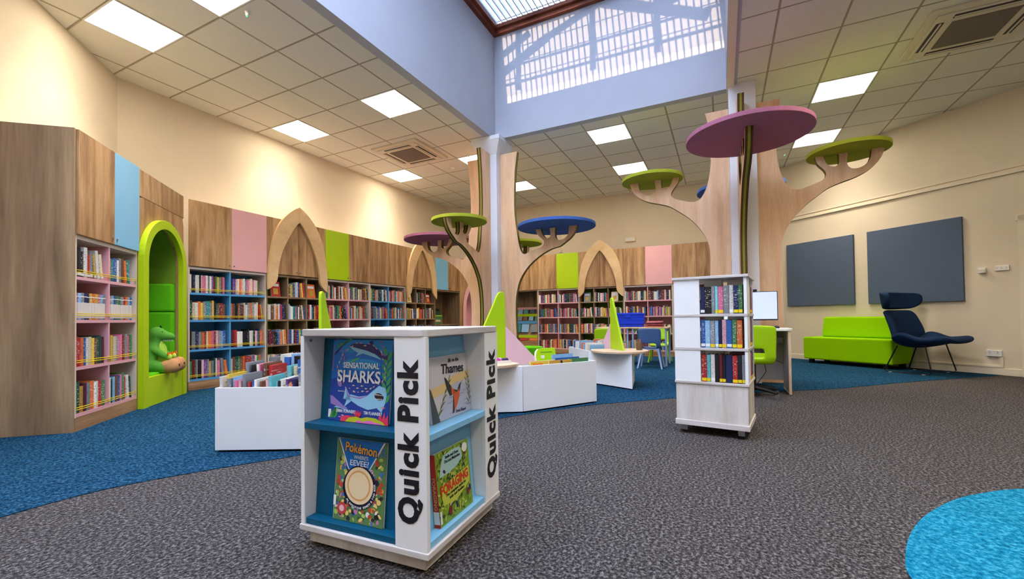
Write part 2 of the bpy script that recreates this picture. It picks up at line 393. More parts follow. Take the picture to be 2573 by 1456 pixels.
def smooth_poly(pts, sub=3, ang=55, closed=False):
    out = []; n = len(pts)
    for i in range(n-1):
        p = [Vector(pts[max(i-1, 0)]), Vector(pts[i]), Vector(pts[i+1]), Vector(pts[min(i+2, n-1)])]
        def sharp(a, b, c):
            u, w = b-a, c-b
            return u.length < 1e-6 or w.length < 1e-6 or u.angle(w) > radians(ang)
        m1 = (p[2]-p[0])/2 if not sharp(p[0], p[1], p[2]) else (p[2]-p[1])
        m2 = (p[3]-p[1])/2 if not sharp(p[1], p[2], p[3]) else (p[2]-p[1])
        L = (p[2]-p[1]).length
        if m1.length > L: m1 = m1.normalized()*L
        if m2.length > L: m2 = m2.normalized()*L
        for k in range(sub):
            t = k/sub
            out.append(tuple((2*t**3-3*t**2+1)*p[1] + (t**3-2*t**2+t)*m1 + (-2*t**3+3*t**2)*p[2] + (t**3-t**2)*m2))
    out.append(tuple(pts[-1]))
    return out

# ------------------------------------------------------------------ room shell
RW0 = Vector((8.286, -6.605)); RWD = Vector((-.667, -.745)).normalized(); RWN = Vector((.745, -.667)).normalized()   # right wall, seen from the room
XB = 8.57; YL = .93
def on_rw(s): return RW0 + RWD*s
sR = (XB-RW0.x)/RWD.x
R0 = on_rw(sR); R1 = on_rw(6.2)
NW = Vector((.638-.652, .913-.93))
N1 = Vector((.652, .926)); ND = Vector((-.731, -.682)).normalized(); N2 = N1 + ND*8.2
OUT = [(8.09, .93-.49), (7.60, YL), (N1.x, YL), (N2.x, N2.y), (-6.2, -12.2), (R1.x, -12.2), (R1.x, R1.y), (R0.x, R0.y), (XB, -.04)]
def wall(name, a, b, z0=0, z1=CEIL, mat=None, th=.12, out=1):
    a, b = Vector(a[:2]), Vector(b[:2]); d = (b-a).normalized(); n = Vector((d.y, -d.x))*out*th
    mb = MB(); P = [a, b, b+n, a+n]
    mb.add([(p.x, p.y, z) for z in (z0, z1) for p in P], [(0, 1, 2, 3), (4, 7, 6, 5), (0, 4, 5, 1), (1, 5, 6, 2), (2, 6, 7, 3), (3, 7, 4, 0)])
    return struct(mb.build(name, mat or M['cream']))
wall('wall_left', (7.60, YL), (N1.x-.05, YL), out=1)
wall('wall_left_near', (N1.x, YL), (N2.x, N2.y))
wall('wall_corner', (8.09, .44), (7.60, YL))
wall('wall_back', (XB, R0.y), (XB, -.03))
wall('wall_corner_return', (XB, -.04), (8.09, .44))
wall('wall_right', (R1.x, R1.y), (R0.x, R0.y))
wall('wall_rear', (N2.x, N2.y), (-6.2, -12.2))
wall('wall_rear_side', (-6.2, -12.2), (R1.x, -12.2))
wall('wall_right_far', (R1.x, -12.2), (R1.x, R1.y))
def flat(name, pts, mat, z, th=0):
    mb = MB()
    if th: mb.prism(pts, lambda a, b, t: (a, b, t), z-th, z)
    else: mb.add([(a, b, z) for a, b in pts], [list(range(len(pts)))])
    return struct(mb.build(name, mat))
flat('floor', [(-8, -13), (10, -13), (10, 2), (-8, 2)], C_GREY, 0)
edge = [(-6.0, -4.35), (-3.5, -3.15), (-2.2, -2.80), (-1.19, -2.676), (-.86, -2.688), (-.488, -2.851), (-.041, -3.112), (.65, -3.42), (1.362, -3.798), (1.787, -4.062), (2.235, -4.37), (2.863, -4.993), (3.25, -5.4), (3.555, -5.772), (3.85, -6.16), (4.183, -6.584), (5.184, -7.562), (5.875, -8.314), (6.629, -9.116)]
edge = smooth_poly(edge, 4)
flat('floor_blue_carpet', edge + [(10, -9), (10, 2), (-6.2, 2)], C_BLUE, .004, .003)
teal = smooth_poly([(-.35, -6.02), (-.094, -5.972), (.063, -6.003), (.286, -6.084), (.508, -6.199), (.749, -6.368), (.915, -6.534), (1.043, -6.709), (1.12, -7.0), (1.0, -7.5), (.6, -7.9), (0, -8.0), (-.7, -7.7), (-.95, -7.1), (-.8, -6.35), (-.35, -6.02)], 4)
flat('floor_turquoise_carpet', teal, C_TEAL, .004, .003)
# ceiling with the opening of the light well
SX0, SX1, SY0, SY1 = -3.6, 4.40, -5.56, -2.20
def ceiling():
    hole = [(SX0, SY0), (SX0, SY1), (SX1, SY1), (SX1, SY0)]
    outer = [(-6.5, -12.5), (9, -12.5), (9, 1.3), (-6.5, 1.3)]
    tri = tessellate_polygon([[Vector((*p, 0)) for p in outer], [Vector((*p, 0)) for p in hole]])
    pts = outer + hole; mb = MB(); mb.add([(a, b, CEIL) for a, b in pts], [t for t in tri])
    me = mb.mesh('ceiling', [M['ceil']]); o = bpy.data.objects.new('ceiling', me); COL.objects.link(o); struct(o)
ceiling()
SKZ = 5.46; GX0 = 1.95
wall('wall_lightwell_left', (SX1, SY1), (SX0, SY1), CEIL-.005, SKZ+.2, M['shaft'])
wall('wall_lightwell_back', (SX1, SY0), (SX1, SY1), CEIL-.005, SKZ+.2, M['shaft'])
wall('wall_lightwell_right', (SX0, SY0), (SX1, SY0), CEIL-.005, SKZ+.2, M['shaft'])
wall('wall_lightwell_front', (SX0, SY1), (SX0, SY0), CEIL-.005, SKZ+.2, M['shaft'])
struct(box('trim_lightwell_edge', M['cream2'], SX0, SX1+.02, SY0-.085, SY0-.006, CEIL-.03, CEIL+.05))
def added_diffuser_mat():
    m, n, b = newmat('added_daylight_diffuser'); n.nodes.remove(b); o = n.nodes['Material Output']
    tl = N(n, 'ShaderNodeBsdfTranslucent'); tl.inputs[0].default_value = (.92, .95, 1, 1); n.links.new(tl.outputs[0], o.inputs[0]); return m
struct(box('ceiling_lightwell_added_diffuser', added_diffuser_mat(), SX0, GX0-.9, SY0, SY1, SKZ+.2, SKZ+.206))  # unseen pane added to spread extra daylight into the middle of the room
# pillars inside the timber trees
CYL, CYR, CX = -2.10, -5.73, 4.48
for nm, cy in (('pillar', CYL), ('pillar', CYR)):
    struct(box(nm, M['pillar'], CX-.15, CX+.15, cy-.15, cy+.15, 0, CEIL, bevel=.004))
def haunch():
    mb = MB(); a, b = .26, .152; z1, z0 = CEIL-.001, CEIL-.27
    mb.add([(CX+x*b, CYL+y*b, z0) for x, y in ((-1, -1), (1, -1), (1, 1), (-1, 1))] + [(CX+x*a, CYL+y*a, z1-.06) for x, y in ((-1, -1), (1, -1), (1, 1), (-1, 1))] + [(CX+x*a, CYL+y*a, z1) for x, y in ((-1, -1), (1, -1), (1, 1), (-1, 1))],
           [(3, 2, 1, 0), (8, 9, 10, 11)] + [(k*4+i, k*4+(i+1) % 4, k*4+4+(i+1) % 4, k*4+4+i) for k in (0, 1) for i in range(4)])
    struct(mb.build('pillar_head', M['pillar']))
haunch()
# skylight: mahogany frame, ribbed glazing, lattice truss above it
sk = thing('skylight', 'ribbed roof skylight in a dark mahogany frame above the white light well', 'skylight', (0, 0, 0))
fr = MB(); w = .10
for (a, b, z0, z1) in ((0, .07, SKZ-.01, SKZ+.06), (.015, .11, SKZ+.06, SKZ+.12)):
    fr.box(SX1-b, SX1-.001, SY0+.001, SY1-.001, z0, z1); fr.box(GX0-.9, SX1-b, SY1-b, SY1-.001, z0, z1); fr.box(GX0-.9, SX1-b, SY0+.001, SY0+b, z0, z1)
fr.build('frame', M['skyframe'], sk, bevel=.006)
g = MB(); g.box(GX0-.9, SX1, SY0, SY1, SKZ+.30, SKZ+.306); g.build('glazing', M['glazing'], sk)
rb = MB(); y = SY0+.06
while y < SY1-.02:
    rb.box(GX0-.9, SX1-.01, y-.006, y+.006, SKZ+.12, SKZ+.27); y += .0885
rb.build('glazing_ribs', M['greym'], sk)
cb = MB()
for x in (SX1-.05, SX1-.62, SX1-1.2, SX1-1.8, SX1-2.4): cb.tube([(x, SY0, SKZ+.2), (x, SY1, SKZ+.2)], .008, 6)
cb.build('cross_wires', M['greym'], sk)
tr = MB(); XT = 1.9
def tbar(y0, z0, y1, z1, w):
    d = Vector((y1-y0, z1-z0)).normalized(); n = Vector((-d.y, d.x))*w/2
    tr.add([(x, p[0]+q*n.x, p[1]+q*n.y) for x in (XT-.03, XT+.03) for p, q in (((y0, z0), 1), ((y1, z1), 1), ((y1, z1), -1), ((y0, z0), -1))],
           [(0, 1, 2, 3), (4, 7, 6, 5), (0, 4, 5, 1), (1, 5, 6, 2), (2, 6, 7, 3), (3, 7, 4, 0)])
for y in (-2.55, -3.75, -4.65): tbar(y, 5.5, y, 6.5, .09)
tbar(-2.15, 5.78, -3.06, 6.20, .13); tbar(-3.06, 6.20, -4.0, 6.5, .1); tbar(-3.9, 6.45, -5.3, 5.80, .14); tbar(-2.2, 6.1, -2.75, 6.35, .10); tbar(-4.65, 6.2, -5.5, 6.35, .25)
tbar(-2.1, 6.5, -5.6, 6.5, .08); tbar(-2.1, 5.90, -5.6, 5.90, .02); tbar(-2.1, 5.62, -5.6, 5.62, .025)
tr.build('lattice_truss', M['greym'], sk)

# ------------------------------------------------------------------ ceiling fittings
def ceiling_light(u, v, label):
    t = thing('ceiling_light', label, 'ceiling light', (u*.6+.3, -(v*.6)-.3, CEIL), 0, 'square LED panels in the ceiling')
    mb = MB(); s, i = .299, .284
    for a in ((-s, s, -s, -i), (-s, s, i, s), (-s, -i, -i, i), (i, s, -i, i)): mb.box(*a, -.006, .004)
    mb.build('frame', M['wplastic'], t)
    box('diffuser', M['lamp'], -i, i, -i, i, -.003, .002, t)
    l = bpy.data.lights.new('lamp_glow', 'AREA'); l.shape = 'SQUARE'; l.size = .56; l.energy = LAMP_W; l.color = (1, .905, .785); l.spread = radians(100)
    lo = bpy.data.objects.new('lamp_glow', l); COL.objects.link(lo); lo.parent = t; lo.location = (0, 0, -.02)
for u, v, lb in ((0, 0, 'lit square ceiling panel highest at the far left, over the wooden end panel'), (0, 2, 'lit square ceiling panel cut by the top edge beside the light well'),
                 (4, 2, 'lit square ceiling panel just left of the blue-white light well wall'), (4, -1, 'lit square ceiling panel close to the left wall, before the air conditioner'),
                 (8, -1, 'lit square ceiling panel close to the left wall, just past the air conditioner'), (8, 2, 'lit square ceiling panel partly hidden behind the left tree trunk top'),
                 (11, 2, 'small lit ceiling panel just right of the left tree trunk'), (8, 6, 'lit square ceiling panel right below the light well back wall'),
                 (11, 6, 'lit ceiling panel directly above the green disc left of the right tree'), (8, 11, 'lit ceiling panel at right, nearest the right hand air conditioner'),
                 (11, 11, 'lit ceiling panel partly behind the big pink disc of the right tree'), (4, 11, 'added unseen ceiling panel over the grey carpet at the right, near the camera'),
                 (0, 11, 'added unseen ceiling panel behind the camera on the right'), (-4, 2, 'added unseen ceiling panel behind the camera on the left'), (-4, 11, 'added unseen ceiling panel in the rear corner of the room'), (4, 15, 'added unseen ceiling panel near the door side'), (0, 15, 'added unseen ceiling panel behind the camera, far right corner'), (-4, 15, 'added unseen ceiling panel behind the camera in the rear right corner'), (-8, 2, 'added unseen ceiling panel nearest the rear wall, left'), (-8, 6, 'added unseen ceiling panel nearest the rear wall, centre'), (-8, 11, 'added unseen ceiling panel nearest the rear wall, right')):  # panels out of view are added lamps that brighten the room
    ceiling_light(u, v, lb)
def cassette(cx, cy, label):
    t = thing('air_conditioner', label, 'air conditioner', (cx, cy, CEIL), 0, 'ceiling cassette air conditioners')
    mb = MB(); mb.box(-.47, .47, -.47, .47, -.028, -.001); mb.box(-.40, .40, -.40, .40, -.04, -.028); mb.build('housing', M['acwhite'], t, bevel=.006)
    box('grille', M['dgrey'], -.25, .25, -.25, .25, -.047, -.040, t)
    for k in range(4):
        a = k*pi/2; mb = MB(); mb.mx = Matrix.Rotation(a, 4, 'Z')
        mb.box(-.27, .27, .315, .375, -.043, -.040); mb.build('air_slot', M['black'], t)
        mb = MB(); mb.mx = Matrix.Rotation(a, 4, 'Z'); mb.box(-.265, .265, .335, .350, -.050, -.0435); mb.build('louvre', M['acwhite'], t)
cassette(4.20, -.62, 'square ceiling air conditioner at left, beside the left wall lights')
cassette(4.20, -7.80, 'square ceiling air conditioner at the top right corner')
def detector(x, y, label, led=True, r=.05):
    t = thing('smoke_detector', label, 'smoke detector', (x, y, CEIL))
    mb = MB(); mb.cyl((0, 0, -.018), r, .018, 24); mb.cyl((0, 0, -.042), r*.6, .024, 24, r2=r*.8); mb.build('body', M['wplastic'], t)
    if led: MB().ball((0, r*.3, -.043), .006, 8).build('indicator_light', plain('green_led', (30, 220, 120), .4, .2, emit=3) if 'green_led' not in MATS else MATS['green_led'], t)
detector(5.16, -.86, 'white round smoke detector on the ceiling left of the left tree', False, .06)
detector(.67, -1.50, 'ceiling sensor with green light near the top left panel', True, .02)
detector(4.757, -1.477, 'ceiling sensor with green light above the left tree', True, .02)
detector(7.41, -6.52, 'ceiling sensor with green light right of the right tree', True, .02)

# ------------------------------------------------------------------ wall fittings (right and back wall)
RA = math.atan2(RWD.y, RWD.x)
def rw(name, label, cat, s, z, group=None):
    """an empty on the right wall: local x along the wall (to the right in the photograph), y out of the wall behind, z up"""
    p = on_rw(s); t = thing(name, label, cat, (p.x, p.y, z), RA, group); return t
def rws(p): return (Vector(p[:2])-RW0).dot(RWD)
# local +y of this frame points to the room's inside?  RWD rotated +90deg = (.745,-.667) = RWN = outside, so the room is at -y
def rbox(name, mat, x0, x1, d, z0, z1, par, off=0, **k): return box(name, mat, x0, x1, -d-off, -off-.0005, z0, z1, par, **k)
def rstruct(name, s0, s1, z0, z1, d, mat=None):
    p = on_rw(s0); mb = MB().box(0, s1-s0, -d, -.0005, z0, z1); o = mb.build(name, mat or M['cream2'], None, (p.x, p.y, 0), RA, bevel=.004); return struct(o)
sD = rws((6.203, -8.933))
rstruct('baseboard_right', -.2, sD-.0, 0, .095, .018)
rstruct('trim_rail_right', -.2, sD+2.2, 2.665, 2.70, .03); rstruct('trim_rail_right_lower', -.2, sD+2.2, 2.74, 2.76, .012)
for i, (a, b) in enumerate((((8.263, -6.631), (7.483, -7.502)), ((7.344, -7.657), (6.56, -8.53)))):
    s0, s1 = rws(a), rws(b)
    o = box('acoustic_panel', M['felt'], 0, s1-s0, -.04, -.001, 0, 1.195, bevel=.003); p = on_rw(s0); o.location = (p.x, p.y, 1.012); o.rotation_euler = (0, 0, RA)
    tag(o, ('blue-grey square felt wall panel nearer the right tree' if i == 0 else 'blue-grey square felt wall panel behind the navy lounge chair'), 'wall panel', 'felt acoustic panels on the right wall')
def wallbox(name, label, cat, p, z, w, h, d=.03, kind='socket'):
    t = rw(name, label, cat, rws(p), z); rbox('housing', M['wplastic'], -w/2, w/2, d, -h/2, h/2, t, bevel=.004)
    if kind == 'socket':
        for sx in (-w/4, w/4):
            mb = MB(); mb.box(sx-.004, sx+.004, -d-.002, -d, .006, .016); mb.box(sx-.013, sx-.006, -d-.002, -d, -.012, -.008); mb.box(sx+.006, sx+.013, -d-.002, -d, -.012, -.008); mb.build('pin_holes', M['rubber'], t)
            rbox('rocker_switch', M['acwhite'], sx-.012, sx+.0, .004, .022, .036, t, off=d)
    else:
        for k in range(3): rbox('button', M['acwhite'], -w/3+k*w/3-.008, -w/3+k*w/3+.008, .003, -.01, .01, t, off=d)
wallbox('wall_socket', 'white double wall socket low on the right wall', 'socket', (6.375, -8.74), .29, .15, .085)
wallbox('wall_control', 'small white control box on the right wall, left one of two', 'switch', (6.436, -8.672), 1.42, .075, .07, .045, 'c')
wallbox('light_switch', 'long white switch plate beside the door frame on the right wall', 'switch', (6.31, -8.81), 1.435, .135, .07, .02, 'c')
t = rw('cable_trunking', 'thin cream cable trunking running along the skirting below the socket', 'trunking', rws((6.95, -8.10)), 0)
rbox('horizontal_duct', M['cream2'], -.3, rws((6.34, -8.78))-rws((6.95, -8.10))+.03, .022, .098, .125, t, bevel=.003); L_ = rws((6.34, -8.78))-rws((6.95, -8.10)); rbox('vertical_duct', M['cream2'], L_, L_+.03, .022, .125, .245, t)
d = rstruct('door_1', sD+.10, sD+1.0, 0, 2.02, .02, M['acwhite'])
h = MB(); h.tube([(.06, -.02, 1.0), (.06, -.07, 1.0), (.18, -.07, 1.0)], .009); h.build('door_handle', M['chrome'], d)
for nm, a, b, z0, z1 in (('trim_door_jamb_left', sD, sD+.075, 0, 2.10), ('trim_door_jamb_right', sD+1.025, sD+1.10, 0, 2.10), ('trim_door_head', sD-.02, sD+1.12, 2.03, 2.11)): rstruct(nm, a, b, z0, z1, .04)
t = thing('emergency_light', 'pale rectangular emergency light high on the back wall', 'emergency light', (XB, -3.575, 2.655)); box('housing', M['cream2'], -.05, -.001, -.125, .125, -.05, .05, t, bevel=.008); box('diffuser', M['wplastic'], -.056, -.05, -.10, .10, -.03, .03, t)
tag(box('conduit', M['cream2'], XB-.015, XB-.001, -3.51, -3.495, 2.32, 2.60), 'thin vertical conduit below the emergency light on the back wall', 'conduit')
tag(box('conduit', M['cream2'], XB-.015, XB-.001, -1.875, -1.855, 2.56, CEIL-.05), 'thin vertical conduit from ceiling to the back wall sensor', 'conduit')
t = thing('wall_sensor', 'small pale square sensor on the back wall above the lime door', 'sensor', (XB, -1.865, 2.52)); box('housing', M['cream2'], -.04, -.001, -.035, .035, -.035, .04, t, bevel=.004); box('lens', M['wplastic'], -.048, -.04, -.018, .018, -.018, .018, t)
struct(box('trim_ceiling_back', M['cream2'], XB-.02, XB-.001, R0.y, -.05, CEIL-.03, CEIL-.001))

# ------------------------------------------------------------------ timber trees round the pillars
def profiles():
    C = [(.465,3.521),(.442,3.351),(.422,3.196),(.411,2.985),(.403,2.745),(.408,2.533),(.422,2.391),(.447,2.22),(.471,2.064),(.5,1.947),(.538,1.877),(.582,1.858),(.645,1.884),(.747,1.914),(.86,1.944),(.899,1.982),(.909,2.031),(.883,2.065),(.826,2.119),(.79,2.17),(.771,2.229),(.856,2.229),(.878,2.162),(.913,2.105),(.956,2.076),(1.0,2.084),(1.015,2.128),(1.004,2.229),(1.098,2.229),(1.09,2.141),(1.102,2.065),(1.155,2.03),(1.225,2.04),(1.288,2.088),(1.307,2.159),(1.314,2.229),(1.44,2.229),(1.405,2.136),(1.335,2.05),(1.251,1.991),(1.167,1.938),(1.054,1.914),(.939,1.869),(.821,1.804),(.701,1.716),(.595,1.61),(.494,1.457),(.443,1.303),(.416,1.136),(.410,.926),(.42,.576),(.44,.25),(.46,.005)]
    F = [(.426,3.518),(.394,3.364),(.372,3.121),(.367,2.898),(.376,2.772),(.399,2.627),(.439,2.497),(.505,2.391),(.576,2.363),(.676,2.385),(.775,2.42),(.838,2.452),(.861,2.508),(.84,2.562),(.777,2.645),(.755,2.727),(.836,2.727),(.862,2.645),(.90,2.598),(.95,2.582),(.985,2.612),(.985,2.727),(1.075,2.727),(1.062,2.622),(1.075,2.565),(1.125,2.53),(1.20,2.54),(1.258,2.59),(1.282,2.649),(1.29,2.727),(1.41,2.727),(1.378,2.63),(1.315,2.54),(1.23,2.475),(1.13,2.428),(1.0,2.388),(.88,2.34),(.767,2.257),(.66,2.17),(.570,2.075),(.486,1.955),(.43,1.84),(.400,1.711),(.396,1.553),(.402,1.29),(.405,.9),(.42,.576),(.44,.25),(.46,.005)]
    return C, F
PC, PF = profiles()
def tree(cy, prof, zd, label, fins):
    t = thing('timber_tree', label, 'tree sculpture', (CX, cy, 0))
    poly = [(.152, .005)] + [(.152, 3.52)] + smooth_poly(prof, 3, 50)
    for ang, col, R, r in fins:
        mb = MB(); mb.mx = Matrix.Translation((0, .035 if (ang == 180 and cy == CYR) else 0, 0)) @ Matrix.Rotation(radians(ang+(1.6 if (ang == 180 and cy == CYR) else 0)), 4, 'Z')
        fn = lambda a, b, s: (a, s, b)
        h = .036
        mb.prism(poly, fn, -h, -h+.024, 0, 1); mb.prism(poly, fn, h-.024, h, 0, 1)
        mb.prism(poly, fn, -h+.024, h-.024, 2, 2)
        f = mb.build('branch_panel', [M['maple'], M['edgebrown'], M['edgeolive']], t)
        mb = MB(); c = (r*cos(radians(ang)), r*sin(radians(ang)), zd); mb.cyl(c, R, .045, 96)
        mb.build('canopy_disc', [M[col]], t, bevel=.004)
    return t
tree(CYL, PC, 2.229, 'flat-panel timber tree round the left pillar with pink, blue and green discs', ((180, 'discgreen', .40, 1.05), (90, 'discpink', .59, 1.11), (-90, 'discblue', .595, 1.10), (0, 'discgreen', .40, 1.10)))
tree(CYR, PF, 2.727, 'flat-panel timber tree round the right pillar with the large pink disc in front', ((180, 'discpink', .598, 1.10), (90, 'discgreen', .405, 1.113), (-90, 'discgreen', .399, 1.075), (0, 'discblue', .59, 1.10)))

# ------------------------------------------------------------------ books
PAL = {'red': (176, 44, 44), 'dark red': (120, 34, 40), 'orange': (216, 112, 56), 'yellow': (222, 186, 70), 'mustard': (190, 150, 58), 'green': (68, 122, 74), 'dark green': (34, 70, 58),
       'blue': (48, 92, 160), 'navy': (28, 40, 84), 'pale blue': (130, 172, 206), 'white': (224, 220, 212), 'cream': (216, 200, 166), 'black': (26, 26, 32), 'grey': (128, 130, 136),
       'pink': (214, 108, 146), 'pale pink': (224, 170, 176), 'purple': (104, 66, 132), 'brown': (110, 74, 52), 'teal': (40, 128, 132), 'lime green': (150, 190, 50), 'turquoise': (110, 196, 200), 'maroon': (92, 30, 48)}
MIX = ['red', 'orange', 'yellow', 'mustard', 'green', 'dark green', 'blue', 'navy', 'pale blue', 'white', 'cream', 'black', 'grey', 'pink', 'purple', 'brown', 'teal', 'maroon', 'dark red', 'white', 'black', 'cream', 'red']
ORD = ['first', 'second', 'third', 'fourth', 'fifth', 'sixth', 'seventh', 'eighth', 'ninth', 'tenth', 'eleventh', 'twelfth', 'thirteenth', 'fourteenth', 'fifteenth', 'sixteenth', 'seventeenth', 'eighteenth', 'nineteenth', 'twentieth', 'twenty-first', 'twenty-second', 'twenty-third', 'twenty-fourth']
def book_mesh(kind):
    """unit book: spine at y=0 facing -y, x thickness 0..1, y depth 0..1, z height 0..1"""
    mb = MB(); n = 6
    # rounded spine + covers as one shell
    arc = [(.5-.5*cos(pi*i/n), -.03*sin(pi*i/n)+.03) for i in range(n+1)]
    outer = [(0, 1)] + [(a, b) for a, b in arc] + [(1, 1)]
    inner = [(.07, 1)] + [(.07+.86*a, b+.03) for a, b in arc] + [(.93, 1)]
    if kind == 'banded':
        for z0, z1, mi in ((0, .06, 0), (.06, .64, 3), (.64, 1, 0)): mb.ring(outer, inner, lambda a, b, t: (a, b, t), z0, z1, mi)
        mb.box(.0, 1, -.004, .02, .84, .87, 2)
    else: mb.ring(outer, inner, lambda a, b, t: (a, b, t), 0, 1, 0)
    mb.box(.06, .94, .05, .985, .015, .975, 1)
    if kind == 'stickered': mb.box(.05, .95, -.004, .03, .05, .15, 2)
    if kind == 'yellow': mb.box(.03, .97, -.004, .03, .03, .14, 4)
    return mb.mesh('book_' + kind, [M['book'], M['pages'], M['wsticker'], M['pale'], M['sticker']])
BM = {k: book_mesh(k) for k in ('plain', 'stickered', 'banded', 'yellow')}
FAR = []                 # (matrix, w, d, h, colour) of the books kept as one mass
COUNT = [0]
LIMIT = 300
def put_book(mx, w, d, h, colname, kind, label, group, force=False):
    c = PAL[colname]; j = 1+random.uniform(-.1, .1)
    rgb = lin([min(255, v*j) for v in c])
    if label is None or (COUNT[0] >= LIMIT and not force):
        FAR.append((mx.copy(), w, d, h, rgb)); return None
    COUNT[0] += 1
    o = bpy.data.objects.new('book', BM[kind]); COL.objects.link(o)
    o.matrix_world = mx @ Matrix.Diagonal((w, d, h, 1)); o.color = rgb
    tag(o, label, 'book', group); return o
def shelf_fill(mx, x0, x1, z, hmax, colours=None, kind='plain', where=None, group=None, fill=.93, yf=.012, hr=(.74, .92), wr=(.018, .042), lean=True, dr=(.13, .17)):
    """stand books along a shelf from x0 to x1 in the unit frame mx; x to the right, y into the shelf"""
    items = []; x = x0+.004; end = x0+(x1-x0)*fill; i = 0
    while True:
        w = random.uniform(*wr)
        if x+w > end: break
        cn = (colours[i % len(colours)] if colours else random.choice(MIX))
        items.append((x, w, random.uniform(*hr)*hmax, random.uniform(*dr), cn)); x += w+.0008; i += 1
    nl = random.choice((0, 2, 3)) if lean and len(items) > 6 else 0
    n = len(items)
    for k, (bx, w, h, dd, cn) in enumerate(items):
        m = mx @ Matrix.Translation((bx, yf+random.uniform(0, .006), z+.001))
        if k >= n-nl:
            a = radians(5+1.5*(k-(n-nl))) ; sh = .018*(1+.0*(k-(n-nl)))+.012*(k-(n-nl))
            sh = min(sh, max(0, x1-.01-(items[-1][0]+items[-1][1]))) if x1-.01 > items[-1][0]+items[-1][1] else 0
            if bx+w+sh+.001 < x1 and sh > .012:
                a = min(a, sh/h*1.0)
                m = mx @ Matrix.Translation((bx+w+sh, yf, z+.001)) @ Matrix.Rotation(-a, 4, 'Y') @ Matrix.Translation((-w, 0, 0))
        lb = None
        if where:
            nth = ORD[k] if k < len(ORD) else 'last'
            lb = '%s book, %s from left, %s' % (cn, nth, where)
        put_book(m, w, dd, h, cn, kind, lb, group)

# ------------------------------------------------------------------ wall bookcases
ZS = [.110, .472, .838, 1.175]; TH = .024; ZT = 1.490; ZD = 1.524; ZTOP = 2.338
def arch_outline():
    """pointed arch board, drawn as half widths about the centre line: outer and inner edge, foot upwards"""
    O = [(.533, 1.290), (.536, 1.50), (.517, 1.703), (.49, 1.864), (.454, 2.025), (.397, 2.17), (.315, 2.31), (.215, 2.42), (.10, 2.515), (0, 2.572)]
    I = [(.478, 1.325), (.415, 1.39), (.386, 1.45), (.376, 1.535), (.352, 1.682), (.296, 1.87), (.205, 2.05), (.125, 2.185), (.045, 2.295), (0, 2.335)]
    return smooth_poly(O, 3), smooth_poly(I, 3)
def bookcase(name, label, loc, ang, w, ncol, frame, inner, back, doors, arch=None, cords=False, depth=.58, group='wall bookcases with cupboards above', endpanel=False, open_from=None):
    t = thing(name, label, 'bookcase', (*loc, 0), radians(ang), group)
    g = .0012; D = .34
    mb = MB(); mb.box(g, .018, .001, depth, 0, ZTOP); mb.box(w-.018, w-g, .001, depth, 0, ZTOP); mb.box(.018, w-.018, .001, depth, ZT, ZD-.006)
    mb.box(.018, w-.018, .02, depth, ZTOP-.02, ZTOP); mb.build('carcass', M[frame], t)
    box('back_panel', M[back], .018, w-.018, D, D+.012, ZS[0], ZT, t)
    box('plinth', M['oakh'], .001, w-.001, -.002, .02, .0, ZS[0]-.002, t)
    cw = (w-.036)/ncol
    for i in range(ncol-1): box('divider', M[inner], .018+cw*(i+1)-.009, .018+cw*(i+1)+.009, .003, D, ZS[0], ZT, t)
    for z in ZS: box('shelf', M[inner], .0185, w-.0185, .002, D-.001, z, z+TH, t)
    # side liner: coloured inside faces
    box('side_liner', M[inner], .018, .0205, .006, D, ZS[0]+TH, ZT, t)
    for x0, x1, mn in doors:
        d = box('door', M[mn], x0+.0015, x1-.0015, -.018, .0, ZD, ZTOP, t, bevel=.0015)
        lx = x1-.03 if (x0+x1)/2 < w/2 else x0+.03
        MB().cyl((lx, -.026, ZD+.045), .009, .008, 12, axis='y').build('lock', M['chrome'], d)
    if cords:
        for z in ZS:
            mb = MB()
            for dz in (.034, .050):
                pts = [(.019, -.002, z+TH+dz)] + [(.018+(w-.036)*k/12, -.004+.001*(k % 2), z+TH+dz-.002*sin(pi*k/12)+.001*random.uniform(-1, 1)) for k in range(1, 12)] + [(w-.019, -.002, z+TH+dz)]
                mb.tube(pts, .0035, 5)
            mb.build('retaining_cord', M['yellow'], t)
    if arch:
        O, I = arch_outline(); c = w/2; k = (w/2+.008)/.536
        mb = MB(); fn = lambda a, b, s: (a, s, b)
        for s in (-1, 1): mb.ring([(c+s*a*k, b) for a, b in O], [(c+s*a*k, b) for a, b in I], fn, -.058, -.0185)
        mb.build('pointed_arch', M['ply'], t, bevel=.002)
    return t
def umx(loc, ang): return Matrix.Translation((*loc, 0)) @ Matrix.Rotation(radians(ang), 4, 'Z')
def fill_case(loc, ang, w, ncol, desc, group, rows=None, bays=None, kindf=None, **k):
    mx = umx(loc, ang); cw = (w-.036)/ncol; rn = ['bottom', 'third', 'second', 'top']
    bn = {2: ['left', 'right'], 3: ['left', 'middle', 'right']}[ncol]
    for r in (3, 2, 1, 0):
        top = (ZS[r+1] if r < 3 else ZT)-ZS[r]-TH
        for c in range(ncol):
            sp = (rows or {}).get((r, c), {})
            if sp.get('skip'): continue
            where = desc and '%s shelf, %s bay, %s' % (rn[r], bn[c], desc)
            a = dict(k); a.update({q: v for q, v in sp.items() if q != 'skip'})
            shelf_fill(mx, .018+cw*c+(.003 if c == 0 else .010), .018+cw*(c+1)-.010, ZS[r]+TH, min(top*.86, .252), where=where, group=group, **a)

